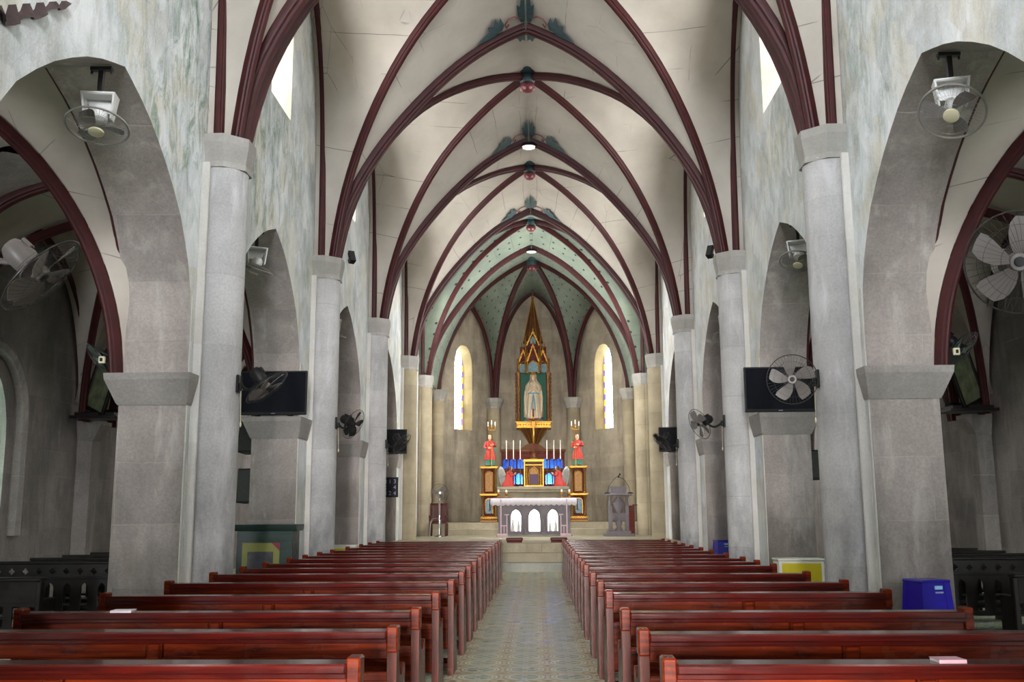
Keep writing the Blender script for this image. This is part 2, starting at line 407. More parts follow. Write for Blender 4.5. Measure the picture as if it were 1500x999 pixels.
M['rock'] = simple('painted rock', hexc(112, 140, 152), .6, var=.25)
M['wax'] = simple('white wax', hexc(238, 232, 216), .4, var=.03)
M['marble'] = stone('grey marble', hexc(122, 116, 122), hexc(94, 90, 96), hexc(146, 140, 146), block=(5, 3), stain=.3, bstr=.06)
M['lace'] = simple('white lace cloth', hexc(206, 200, 208), .8, var=.08, sc=60)
M['pinkish'] = simple('pale pink paint', hexc(190, 164, 172), .5)
M['mirror'] = simple('clear glass over white niche', hexc(240, 238, 244), .06, .95, var=.03, sc=4)
M['blue_glass'] = simple('blue glass', hexc(36, 92, 226), .08, .85, var=.5, sc=5)
M['purple'] = simple('purple veil', hexc(66, 24, 60), .5, var=.3, sc=30)
M['black'] = simple('black plastic', hexc(17, 17, 19), .5, var=.15, **{'Specular IOR Level': .3})
M['screen'] = simple('dark screen', hexc(22, 25, 32), .12, var=.05)
M['grey_plastic'] = simple('grey plastic blade', hexc(112, 107, 104), .4, var=.08)
M['white_plastic'] = simple('white plastic', hexc(212, 212, 210), .4, var=.05)
M['cream_plastic'] = simple('cream plastic', hexc(206, 198, 168), .4, var=.05)
M['wire'] = simple('grey wire', hexc(150, 148, 144), .4, .5)
M['wire_dark'] = simple('dark wire', hexc(58, 56, 56), .4, .4)
M['chrome'] = simple('chrome', hexc(220, 220, 222), .12, 1.0, var=.04)
M['blue_plastic'] = simple('blue plastic', hexc(36, 26, 150), .25, var=.1, sc=6)
M['sticker'] = simple('pale sticker', hexc(150, 200, 230), .4)
M['label_grey'] = simple('grey label', hexc(150, 150, 190), .4)
M['yellow'] = simple('yellow panel', hexc(206, 188, 24), .5, var=.06)
M['white'] = simple('white paint', hexc(226, 224, 216), .45, var=.05)
M['cab_green'] = wood('dark green painted wood', hexc(34, 52, 50), hexc(46, 66, 62), .4, .2)
M['olive'] = simple('olive poster', hexc(128, 128, 66), .6, var=.12, sc=4)
M['photo_grey'] = simple('grey picture', hexc(76, 76, 82), .25, var=.5, sc=5)
M['crimson'] = simple('crimson corner', hexc(130, 36, 54), .5)
M['paper'] = simple('white paper', hexc(226, 220, 226), .7, var=.04)
M['pink_book'] = simple('pink book', hexc(214, 170, 186), .6, var=.05)
M['picture'] = simple('dim painted picture', hexc(104, 112, 86), .45, var=.6, sc=5)
M['step'] = stone('step stone', hexc(158, 148, 126), hexc(118, 110, 94), hexc(182, 172, 150), block=(1.3, 4), mortar=hexc(110, 100, 84), mort=.5, stain=.6)
M['step_grey'] = stone('grey step stone', hexc(140, 140, 132), hexc(112, 110, 102), hexc(166, 166, 158), block=(1.6, 4), stain=.5)
M['floor'] = tile_floor('patterned cement tiles')
M['sanct'] = stone('sanctuary floor', hexc(146, 132, 106), hexc(110, 100, 82), hexc(166, 152, 126), block=(.6, .6), stain=.4)
M['lampglow'] = NT('lit lamp disc').emit((1, .97, .88, 1), 1.6)
M['kneel'] = simple('maroon cushion', hexc(74, 26, 30), .6)
M['rag'] = simple('torn dark lining', hexc(62, 48, 48), .8, var=.5, sc=8)

# ------------------------------------------------------------------ camera
F, YAW, PITCH, ROLL, CX, CZ = 1440.3, R(-1.433), R(9.77), R(-.335), .1427, 1.55
fw = Vector((math.sin(YAW)*math.cos(PITCH), math.cos(YAW)*math.cos(PITCH), math.sin(PITCH)))
r0 = Vector((math.cos(YAW), -math.sin(YAW), 0)); u0 = r0.cross(fw)
rr = r0*math.cos(ROLL)+u0*math.sin(ROLL); uu = -r0*math.sin(ROLL)+u0*math.cos(ROLL)
cam = bpy.data.cameras.new('camera'); co = bpy.data.objects.new('camera', cam); COL.objects.link(co)
co.matrix_world = Matrix(((rr.x, uu.x, -fw.x, CX), (rr.y, uu.y, -fw.y, 0), (rr.z, uu.z, -fw.z, CZ), (0, 0, 0, 1)))
cam.sensor_width = 36; cam.lens = F/1500*36; cam.clip_start = .05; cam.clip_end = 200
SC.camera = co

# ------------------------------------------------------------------ building fabric
B = 6.053
YC = [12.12+B*k for k in (-3, -2, -1, 0, 1, 2, 3)] + [34.7]       # column lines
WX, WT = 4.03, .81                                                  # nave wall inner face, thickness
AX = 8.3                                                            # aisle outer wall
Y0 = YC[0]
ZTOP = 12.5
APW = [(-4.03, 34.7), (-4.03, 39.1), (-1.8, 42.3), (1.8, 42.3), (4.03, 39.1), (4.03, 34.7)]
# arcade arches: (near jamb, apex y, far jamb)
ARCH = [(YC[k]+.75, (YC[k]+YC[k+1])/2+.1, YC[k+1]-.9) for k in range(6)]
ARCH[2] = (YC[2]+.75, 9.32, 11.55); ARCH[3] = (YC[3]+.8, 15.2, 17.07); ARCH[4] = (YC[4]+.9, 21.25, 23.12); ARCH[5] = (YC[5]+.9, 27.25, 29.2)
ZSPR, ZAP = 3.25, 6.04
def arch_side(yj, ya, n=14):
    """points from springing at the jamb up to the apex (pointed)"""
    tab = [(0, 0), (.006, .3), (.05, .41), (.105, .495), (.236, .645), (.43, .775), (.636, .885), (.823, .953), (1, 1)]
    out = []
    for i in range(n+1):
        q = i/n
        h = math.sin(q*PI/2)
        for (r1, h1), (r2, h2) in zip(tab, tab[1:]):
            if h1 <= h <= h2+1e-9:
                k = (h-h1)/(h2-h1); r = r1+(r2-r1)*k; break
        out.append((yj+(ya-yj)*r, ZSPR+(ZAP-ZSPR)*h))
    return out
def lancet(yc, w, z0, zs, zt, n=6, slope=0):
    """pointed window outline (y,z)"""
    pts = [(yc-w, z0), (yc+w, z0)]
    for i in range(n+1):
        a = PI/2*i/n; pts.append((yc+w*math.cos(a)**.85 if i < n else yc, zs+(zt-zs)*math.sin(a)))
    for i in range(n-1, -1, -1):
        a = PI/2*i/n; pts.append((yc-w*math.cos(a)**.85, zs+(zt-zs)*math.sin(a)))
    return pts
CLER = [(YC[k]+YC[k+1])/2+.12 for k in range(6)]
def clerestory(k): return lancet(CLER[k], .62, 8.15, 9.7, 10.5)
def wall_mesh(side):
    out = [(Y0, 0)]
    for a, p, b in ARCH:
        L = arch_side(a, p); Rr_ = arch_side(b, p)
        out += [(a, 0)]+L+Rr_[::-1][1:]+[(b, 0)]
    out += [(34.7, 0), (34.7, ZTOP), (Y0, ZTOP)]
    holes = [clerestory(k) for k in range(6)]
    holes.append(lancet(32.75, .62, 4.6, 7.4, 8.5))
    holes.append([(31.6, .70), (33.1, .70), (33.1, 2.9), (31.6, 2.9)])
    me = plate(out, holes, WT, 'wall')
    # local (x=y world, y=z world, z=thickness)
    s = side
    me.transform(Matrix(((0, 0, s, s*(WX+WT/2)), (1, 0, 0, 0), (0, 1, 0, 0), (0, 0, 0, 1))))
    if s < 0: me.flip_normals()
    return me
for s, nm in ((-1, 'left'), (1, 'right')):
    me = wall_mesh(s)
    for m in (M['plaster_l' if s < 0 else 'plaster_r'], M['ashlar_in'], M['ashlar_aisle'], M['pale_edge'], M['reveal']): me.materials.append(m)
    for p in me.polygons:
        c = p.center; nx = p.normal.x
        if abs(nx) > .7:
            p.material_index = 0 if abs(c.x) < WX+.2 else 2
        else:
            p.material_index = 1 if c.z < 6.2 else 3
            if c.y > 31: p.material_index = 3
            if c.z > 7.9 and c.y < 31: p.material_index = 4
    struct(link('wall_nave_'+nm, me, []), 'arcade wall with pointed arches')

def curve_tab(tab, h):
    for (r1, h1), (r2, h2) in zip(tab, tab[1:]):
        if h1 <= h <= h2+1e-9:
            return r1+(r2-r1)*(h-h1)/(h2-h1)
    return tab[-1][0]
def smooth_tab(tab, n=24):
    # monotone smoothing of a (r,h) table on the parameter q with h = sin(q pi/2)
    raw = [(curve_tab(tab, math.sin(PI/2*i/n)), math.sin(PI/2*i/n)) for i in range(n+1)]
    for _ in range(3):
        raw = [raw[0]]+[((raw[i-1][0]+2*raw[i][0]+raw[i+1][0])/4, raw[i][1]) for i in range(1, n)]+[raw[-1]]
    return raw
TT = smooth_tab([(0, 0), (.02, .13), (.07, .26), (.16, .39), (.28, .53), (.44, .68), (.59, .80), (.73, .89), (.87, .955), (1, 1)])
DT = smooth_tab([(0, 0), (.026, .13), (.056, .23), (.11, .35), (.2, .5), (.326, .65), (.467, .77), (.587, .84), (.74, .915), (.826, .95), (1, 1)])
WTB = smooth_tab([(0, 0), (.012, .2), (.03, .42), (.10, .6), (.22, .74), (.42, .86), (.66, .94), (.85, .982), (1, 1)])
ADT = smooth_tab([(0, 0), (.01, .1), (.04, .24), (.105, .39), (.19, .53), (.28, .635), (.385, .73), (.47, .79), (.66, .89), (.84, .965), (1, 1)])
AFT = smooth_tab([(0, 0), (.0, .1), (.04, .3), (.12, .5), (.23, .68), (.345, .785), (.54, .9), (.77, .965), (1, 1)])
NQ = 24
def arc3(p0, p1, tab):
    return [Vector((p0[0]+(p1[0]-p0[0])*r, p0[1]+(p1[1]-p0[1])*r, p0[2]+(p1[2]-p0[2])*h)) for r, h in tab]
def web(mb, A, Bc, nt=8):
    """ruled surface between two curves with metre-like uv"""
    ns = len(A); vs = []; uv = []; la = 0
    for i in range(ns):
        if i: la += (A[i]-A[i-1]).length*.5+(Bc[i]-Bc[i-1]).length*.5
        w = (Bc[i]-A[i]).length
        for j in range(nt+1):
            vs.append(tuple(A[i].lerp(Bc[i], j/nt))); uv.append((w*j/nt, la))
    fs = [(i*(nt+1)+j, i*(nt+1)+j+1, (i+1)*(nt+1)+j+1, (i+1)*(nt+1)+j) for i in range(ns-1) for j in range(nt)]
    mb.add(vs, fs, uv)
TRIM = [0]
def rib_profile(w, d):
    h = w/2
    half = [(h*.30, 0), (h*.55, d*.1), (h*.62, d*.28), (h*.9, d*.36), (h, d*.5), (h, d)]
    return half+[(-x, y) for x, y in reversed(half)]
def rib(path, w, d, label='maroon moulded vault rib', mat=None, side=None):
    mb = MB(); P = [Vector(p) for p in path]
    ups = []
    n = len(P)
    hd = P[-1]-P[0]; hd.z = 0
    if hd.length < 1e-6: hd = Vector((1, 0, 0))
    hd.normalize()
    for i in range(n):
        t = (P[min(i+1, n-1)]-P[max(i-1, 0)]).normalized()
        ups.append(Vector((0, 0, 1))*t.dot(hd)-hd*t.z if side is None else side)
    mb.sweep(P, rib_profile(w, d), ups)
    TRIM[0] += 1
    return struct(mb.build('trim_%d' % TRIM[0], mat or M['rib']), label)

def bay(y0, y1, xin, xout, tabs, z0, zT, zD, zW, mat, ribs, nm, wallrib=True, tr=True, wx=.27):
    """one quadripartite bay between x=xin..xout (nave: -3.62..3.62), centre ridge in the middle"""
    xm = (xin+xout)/2; ym = (y0+y1)/2
    mb = MB(); off = .18
    tT, tD, tW = tabs
    for sx in (xin, xout):
        ex = .14 if sx > xm else -.14
        for sy, yy in ((1, y0), (-1, y1)):
            T = arc3((sx+ex, yy, z0), (xm, yy, zT+off), tT)
            D = arc3((sx+ex, yy+sy*.12, z0), (xm, ym, zD+off), tD)
            W = arc3((sx+ex*(2.9 if wx > .2 else 1.2), yy+sy*(.30 if wx > .2 else .05), z0), (sx+ex*(2.9 if wx > .2 else 1.2), ym, zW), tW)
            for c in (T, D, W): pass
            web(mb, T, D); web(mb, D, W)
    o = mb.build('ceiling', mat, fixn=False)
    struct(o, nm)
    w1, w2, w3 = ribs
    for sx in (xin, xout):
        if tr: rib(arc3((sx, y0, z0-.02), (xm, y0, zT), tT), w1, w1*.95, 'maroon transverse vault rib')
        for sy, yy in ((1, y0), (-1, y1)):
            rib(arc3((sx, yy+sy*.2, z0-.02), (xm, ym, zD), tD), w2, w2*1.15, 'maroon diagonal vault rib')
            if wallrib and not (wx < .2 and abs(sx) < 6):
                ex = wx if sx > xm else -wx
                p = arc3((sx+ex, yy+sy*(.36 if wx > .2 else .06), z0-.02), (sx+ex, ym, zW-.12), tW)
                rib(p, w3, w3, 'maroon wall rib')
NT_ = (TT, DT, WTB)
for k in range(6):
    bay(YC[k], YC[k+1], -3.62, 3.62, NT_, 6.27, 10.85, 11.25, 11.95, M['vault'], (.22, .135, .12), 'cream boarded nave vault', tr=k > 0)
bay(YC[6], YC[7], -3.62, 3.62, NT_, 6.27, 10.85, 11.22, 11.6, M['vault_green'], (.22, .135, .12), 'green vault with painted stars')
for s in (-1, 1):
    rib(arc3((s*3.62, YC[7], 6.25), (0, YC[7], 10.86), TT), .22, .22, 'maroon transverse vault rib')
# apse
BOSS = Vector((0, 37.9, 11.2))
mb = MB()
c6 = Vector((3.72, 38.85, 6.27)); c7 = Vector((1.66, 41.95, 6.27))
for s in (-1, 1):
    f = lambda v: Vector((v.x*s, v.y, v.z))
    T5 = arc3((s*3.76, 34.7, 6.27), (0, 34.7, 11.03), TT)
    R6 = arc3(f(c6+Vector((.12, 0, 0))), BOSS+Vector((0, 0, .18)), DT)
    R7 = arc3(f(c7+Vector((0, .08, 0))), BOSS+Vector((0, 0, .18)), DT)
    mid = Vector((s*2.93, 40.75, 10.45)); midb = Vector((0, 42.35, 10.95))
    Wa = arc3(f(c6+Vector((.16, .1, 0))), mid, WTB); Wb = arc3(f(c7+Vector((.1, .12, 0))), mid, WTB); Wc = arc3(f(c7+Vector((-.1, .3, 0))), midb, WTB)
    web(mb, T5, R6); web(mb, R6, Wa); web(mb, R7, Wb); web(mb, R7, Wc)
struct(mb.build('ceiling', M['vault_green'], fixn=False), 'green starred apse vault')
WTL = smooth_tab([(0, 0), (.03, .2), (.09, .4), (.2, .58), (.36, .74), (.55, .86), (.75, .94), (1, 1)])
for s in (-1, 1):
    f = lambda v: Vector((v.x*s, v.y, v.z))
    rib(arc3(f(c6), BOSS, DT), .17, .2, 'maroon apse rib'); rib(arc3(f(c7), BOSS, DT), .19, .22, 'maroon apse rib')
    n6 = f(Vector((-.06, -.05, 0)))
    rib(arc3(f(c6)+Vector((-.02*s, .12, 0)), Vector((s*2.9, 40.6, 10.25)), WTL), .14, .14, 'maroon wall rib over the apse window')
    rib(arc3(f(c7)+Vector((.14*s, -.02, 0)), Vector((s*2.9, 40.6, 10.25)), WTL), .14, .14, 'maroon wall rib over the apse window')
    rib(arc3(f(c7)+Vector((-.16*s, .12, 0)), Vector((0, 42.2, 10.85)), WTL), .16, .16, 'maroon wall rib behind the altarpiece')
    rib(arc3((s*3.9, 34.95, 6.25), (s*3.9, 36.9, 10.6), WTB), .13, .13, 'maroon wall rib')
# apse walls
def wall_between(a, b, z1, holes, thick, name, mat):
    d = Vector((b[0]-a[0], b[1]-a[1])); L = d.length; d.normalize()
    me = plate([(0, 0), (L, 0), (L, z1), (0, z1)], holes, thick, name)
    nrm = Vector((d.y, -d.x)); c = Vector(((a[0]+b[0])/2, (a[1]+b[1])/2))
    if nrm.dot(Vector((0, 36))-c) > 0: nrm = -nrm      # nrm points outwards
    me.transform(Matrix(((d.x, 0, nrm.x, a[0]+nrm.x*thick/2), (d.y, 0, nrm.y, a[1]+nrm.y*thick/2), (0, 1, 0, 0), (0, 0, 0, 1))))
    o = link(name, me, mat)
    import bmesh
    bm = bmesh.new(); bm.from_mesh(me); bmesh.ops.recalc_face_normals(bm, faces=bm.faces); bm.to_mesh(me); bm.free()
    return struct(o, 'apse wall of weathered ashlar'), d, nrm
def pane(name, a, d, nrm, outline, depth, mat, label):
    """window glass lying in a wall opening; outline in wall coordinates"""
    xs = [p[0] for p in outline]; zs = [p[1] for p in outline]; n = len(outline)
    mb = MB()
    P = lambda p, t: (a[0]+d.x*p[0]+nrm.x*t, a[1]+d.y*p[0]+nrm.y*t, p[1])
    uv = [((p[0]-min(xs))/(max(xs)-min(xs)), (p[1]-min(zs))/(max(zs)-min(zs))) for p in outline]
    mb.add([P(p, depth) for p in outline]+[P(p, depth+.02) for p in outline],
           [tuple(range(n)), tuple(range(2*n-1, n-1, -1))]+[(i, (i+1) % n, n+(i+1) % n, n+i) for i in range(n)], uv+uv)
    return struct(mb.build(name, mat, smooth=0), label)
WIN = [0]
def window(a, d, nrm, outline, depth, mat, label):
    WIN[0] += 1
    return pane('window_%d' % WIN[0], a, d, nrm, outline, depth, mat, label)
G_AP = stained('apse stained glass', 13.0)
G_CL = stained('clerestory glass', 20.0, 'plain')
G_PR = stained('presbytery glass', 95.0, 'apse')
G_SD = stained('added apse side glow', 50.0)  # hidden side panes added to brighten the apse walls
G_AI = stained('aisle glass', 3.0, 'green')
for i in range(5):
    a, b = APW[i], APW[i+1]
    holes = []
    L = math.hypot(b[0]-a[0], b[1]-a[1])
    if i in (0, 4): holes = [lancet(L/2+.1, .55, 4.6, 7.2, 8.3)]
    if i in (1, 3):
        ol = lancet(L/2, .58, 4.85, 7.4, 8.4); holes = [ol]
    o, d, nrm = wall_between(a, b, ZTOP, holes, .7, 'wall_apse_%s' % ['left', 'left_diagonal', 'back', 'right_diagonal', 'right'][i], M['apse_stone'])
    if i in (0, 4): window(a, d, nrm, lancet(L/2+.1, .55, 4.6, 7.2, 8.3), .5, G_SD, 'unseen glowing side opening added to light the apse'); continue
    if holes:
        o.data.materials.append(M['warm_reveal'])
        for p in o.data.polygons:
            q = (p.center.x-(a[0]+b[0])/2)*d.x+(p.center.y-(a[1]+b[1])/2)*d.y
            if abs(q) < .7 and 4.8 < p.center.z < 8.5 and abs(p.normal.x*nrm.x+p.normal.y*nrm.y) < .5: p.material_index = 1
    if holes: window(a, d, nrm, lancet(L/2, .58, 4.85, 7.4, 8.4), .5, G_AP, 'bright stained glass lancet in the apse')
YD, NYL, NYR = Vector((0, 1)), Vector((-1, 0)), Vector((1, 0))
for s, nv in ((-1, NYL), (1, NYR)):
    for k in range(6): window((s*WX, 0), YD, nv, clerestory(k), .62, G_CL, 'bright clerestory lancet')
    window((s*WX, 0), YD, nv, lancet(32.75, .62, 4.6, 7.4, 8.5), .62, G_PR, 'tall presbytery side window')
    # presbytery side door
    mb = MB(); mb.box(s*(WX+.05), s*(WX+.13), 31.6, 33.1, .70, 2.9)
    for i in range(4): mb.box(s*(WX+.03), s*(WX+.05), 31.66+i*.37, 31.97+i*.37, .8, 2.8)
    d_ = struct(mb.build('door_%d' % (2 if s < 0 else 3), M['redwood']), 'dark wooden side door')
    mb = MB()
    for y in (31.55, 33.02): mb.box(s*(WX-.05), s*(WX+.04), y, y+.13, .69, 2.98)
    mb.box(s*(WX-.05), s*(WX+.04), 31.55, 33.15, 2.88, 2.99)
    mb.build('door_frame', M['redwood'], d_)
# floors, steps
mb = MB(); mb.box(-AX-.1, AX+.1, Y0, 25.6, -.2, 0); struct(mb.build('floor', M['floor'], smooth=0), 'patterned cement tile floor')
for i, (y, mt) in enumerate(((25.6, 'step_grey'), (25.97, 'step'), (26.34, 'step'))):
    mb = MB(); mb.box(-WX-.05, WX+.05, y, 26.8 if i < 2 else 35.4, -.2, .23*(i+1), .012)
    struct(mb.build('floor_step', M[mt]), ['lowest grey sanctuary step', 'middle sanctuary step', 'sanctuary floor and its top step'][i])
mb = MB(); mb.box(-WX-.05, WX+.05, 35.3, 36.1, .5, .90, .012); struct(mb.build('floor_step', M['step']), 'lower altar dais step')
mb = MB(); mb.prism([(-4.0, 35.75), (4.0, 35.75), (4.0, 39.1), (1.8, 42.28), (-1.8, 42.28), (-4.0, 39.1)], 'Z', .5, 1.1); struct(mb.build('floor_step', M['step']), 'altar dais')
for s in (-1, 1):
    mb = MB(); mb.box(s*WX, s*(AX+.1), 25.6, 34.8, -.2, 0); struct(mb.build('floor', M['floor'], smooth=0), 'aisle floor')
# roof, west front, aisle walls
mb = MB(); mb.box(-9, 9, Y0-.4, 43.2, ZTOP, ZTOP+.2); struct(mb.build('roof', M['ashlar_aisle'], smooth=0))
WY = -1.5
me = plate([(0, 0), (2*AX, 0), (2*AX, ZTOP), (0, ZTOP)], [[(AX-1.3, .05), (AX+1.3, .05)]+[(AX+1.3*math.cos(PI*i/12), 2.7+1.0*math.sin(PI*i/12)) for i in range(13)],
                [(AX+1.6*math.cos(2*PI*i/24), 8.2+1.6*math.sin(2*PI*i/24)) for i in range(24)]]
           + [[(q-.55, 1.4), (q+.55, 1.4), (q+.55, 4.0), (q, 4.7), (q-.55, 4.0)] for q in (AX-6.4, AX+6.4)], .6, 'wall')
me.transform(Matrix(((1, 0, 0, -AX), (0, 0, -1, WY-.3), (0, 1, 0, 0), (0, 0, 0, 1))))
struct(link('wall_west', me, M['ashlar_aisle']), 'west wall with open door and added round light opening')
mb = MB()
for q in (-1, 1): mb.box(q*1.55, q*1.85, -5.5, WY-.5, 0, 4.2)
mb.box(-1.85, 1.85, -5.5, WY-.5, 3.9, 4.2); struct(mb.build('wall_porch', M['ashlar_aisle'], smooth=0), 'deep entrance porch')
for s, nm in ((-1, 'left'), (1, 'right')):
    a = (s*AX, Y0-.3); nv = NYL if s < 0 else NYR
    L = 34.7-a[1]
    ols = [lancet((YC[k]+YC[k+1])/2-.55-a[1], .85, 1.2, 2.7, 3.9) for k in range(4)]
    me = plate([(0, 0), (L, 0), (L, 7.2), (0, 7.2)], ols, .6, 'wall')
    me.transform(Matrix(((0, 0, s, s*(AX+.3)), (1, 0, 0, a[1]), (0, 1, 0, 0), (0, 0, 0, 1))))
    struct(link('wall_aisle_'+nm, me, M['ashlar_aisle']), 'aisle outer wall with shade in its stone colour')
    for k in range(4):
        window(a, YD, nv, ols[k], .45, G_AI, 'dim green stained aisle window')
        # moulded window surround
        mb = MB(); path = [(s*(AX-.03), a[1]+p[0]*1.0, p[1]) for p in ols[k][1:]]+[(s*(AX-.03), a[1]+ols[k][0][0], ols[k][0][1])]
        cy = (YC[k]+YC[k+1])/2-.55
        path = [(x, cy+(y-cy)*1.42, z+(.3 if z > 2.6 else 0)) for x, y, z in path]
        mb.tube(path, .13, 8); TRIM[0] += 1; struct(mb.build('trim_%d' % TRIM[0], M['ashlar']), 'moulded stone surround of an aisle window')
    me = plate([(0, 0), (AX-WX, 0), (AX-WX, 7.2), (0, 7.2)], [], .3, 'wall')
    me.transform(Matrix(((s, 0, 0, s*WX), (0, 0, 1, 34.7), (0, 1, 0, 0), (0, 0, 0, 1))))
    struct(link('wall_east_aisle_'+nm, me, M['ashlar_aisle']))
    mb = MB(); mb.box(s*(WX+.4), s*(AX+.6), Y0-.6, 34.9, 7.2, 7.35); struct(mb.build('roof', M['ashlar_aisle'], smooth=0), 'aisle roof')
    # aisle vaults
    for k in range(6):
        xs = sorted((s*(WX+WT+.1), s*(AX-.25)))
        bay(YC[k]+.75, YC[k+1]-.45, xs[0], xs[1], (AFT, ADT, AFT), 3.2, 5.95, 6.2, 6.25, M['aisle_vault'], (.15, .125, .10), 'boarded aisle vault', wx=.03)
    for k in range(1, 6):
        for yj in (ARCH[k][0], ARCH[k][2]):
            rib([(s*(WX+WT+.015), y, z+.02) for y, z in [(yj, ZSPR-.05)]+arch_side(yj, ARCH[k][1])], .075, .07, 'thin maroon rib along the back of an arcade arch')
    for k in range(1, 6):
        mb = MB(); xa, xb = s*(WX+WT-.05), s*(AX+.02); xm = (xa+xb)/2
        for xx in (xa, xb): web(mb, arc3((xx, YC[k]-.46, 3.15), (xm, YC[k]-.46, 6.05), AFT), arc3((xx, YC[k]+.76, 3.15), (xm, YC[k]+.76, 6.05), AFT), 3)
        struct(mb.build('ceiling', M['ashlar_in'], fixn=False), 'stone transverse arch of the aisle')
        mb = MB()
        q0 = [(s*(AX+.02), YC[k]-.28), (s*(AX-.22), YC[k]-.16), (s*(AX-.22), YC[k]+.16), (s*(AX+.02), YC[k]+.28)]
        q1 = [(s*(AX+.02), YC[k]-.36), (s*(AX-.40), YC[k]-.22), (s*(AX-.40), YC[k]+.22), (s*(AX+.02), YC[k]+.36)]
        mb.frustum(q0, 0, q0, 2.85); mb.frustum(q0, 2.85, q1, 3.15); mb.frustum(q1, 3.15, q1, 3.22)
        struct(mb.build('aisle_pilaster', M['ashlar'], smooth=0), 'aisle wall pilaster with corbel capital')
mb = MB(); mb.box(-WX-.05, WX+.05, WY, 2.2, 4.5, 4.7); mb.box(-WX-.05, WX+.05, 2.05, 2.2, 4.3, 6.2); mb.box(-WX-.05, WX+.05, 2.0, 2.25, 6.2, 6.3)  # unseen slab and parapet added to keep high west light off the pews
struct(mb.build('trim_shade_screen', M['redwood'], smooth=0), 'unseen screen added to shade the near pews')
# columns with capitals
def half_oct(c, f, s):
    return [(s*(WX+.02), c-.40*f), (s*(WX-.24-.04*(f-1)), c-.40*f), (s*(WX-.5*(.55+.45*f)), c-.16*f), (s*(WX-.5*(.55+.45*f)), c+.16*f), (s*(WX-.24-.04*(f-1)), c+.40*f), (s*(WX+.02), c+.40*f)]
def column(s, y, z0, mats, label):
    root = struct(empty('column', (0, 0, 0)), label)
    mb = MB(); mb.lathe([(.33, z0), (.325, 5.9)], (s*(WX-.13), y, 0), 28); a = mb.build('column_shaft', mats[0], root)
    mb = MB()
    mb.box(s*(WX-.09), s*(WX+.05), y-.41, y-.35, z0, 5.9, .01); mb.box(s*(WX-.09), s*(WX+.05), y+.35, y+.41, z0, 5.9, .01); mb.build('column_strip', M['pale_edge'] if y < 31 else mats[0], root)
    mb = MB()
    mb.frustum(half_oct(y, .86, s), 5.86, half_oct(y, .82, s), 5.94)
    mb.frustum(half_oct(y, .82, s), 5.94, half_oct(y, 1.0, s), 6.17)
    mb.frustum(half_oct(y, 1.0, s), 6.17, half_oct(y, 1.0, s), 6.28)
    mb.build('column_capital', mats[1], root, smooth=0)
    return root
for s, sd in ((-1, 'left'), (1, 'right')):
    for k in range(1, 8):
        if k == 1: continue
        column(s, YC[k], 0 if k < 6 else .69, (M['column'], M['capital']) if k < 6 else (M['apse_col'], M['capital']), 'round engaged column on the nave wall')
    # apse columns
    for (cx_, cy_), ang in (((s*3.82, 38.95), 0), ((s*1.7, 42.06), 0)):
        root = struct(empty('column', (0, 0, 0)), 'slim apse column')
        mb = MB(); mb.lathe([(.3, 1.0), (.29, 5.9)], (cx_, cy_, 0), 24); mb.build('column_shaft', M['apse_col'], root)
        mb = MB(); mb.lathe([(.33, 5.84), (.31, 5.92), (.42, 6.12), (.44, 6.28)], (cx_, cy_, 0), 8, PI/8); mb.build('column_capital', M['capital'], root, smooth=0)
    # pier imposts
    for k in range(2, 6):
        na = ARCH[k][2]; ne = ARCH[k+1][0] if k < 5 else YC[6]+.9
        mb = MB()
        def rect(g, gy): return [(s*(WX-.0-g*.6), na-gy), (s*(WX+WT+g), na-gy), (s*(WX+WT+g), ne+gy), (s*(WX-.0-g*.6), ne+gy)]
        mb.frustum(rect(.01, .015), 2.81, rect(.03, .03), 2.84); mb.frustum(rect(.03, .03), 2.84, rect(.13, .15), 3.10); mb.frustum(rect(.13, .15), 3.10, rect(.14, .16), 3.18)
        TRIM[0] += 1; struct(mb.build('trim_%d' % TRIM[0], M['impost'], smooth=0), 'flared stone impost of an arcade pier')
        mb = MB()
        for z0_, z1_ in ((0, 2.8), (3.19, 4.15)): mb.box(s*(WX-.01), s*(WX+.02), na+.015, na+.075, z0_, z1_)
        TRIM[0] += 1; struct(mb.build('trim_%d' % TRIM[0], M['pale_edge'], smooth=0), 'pale edge strip of a pier, caught light painted on')

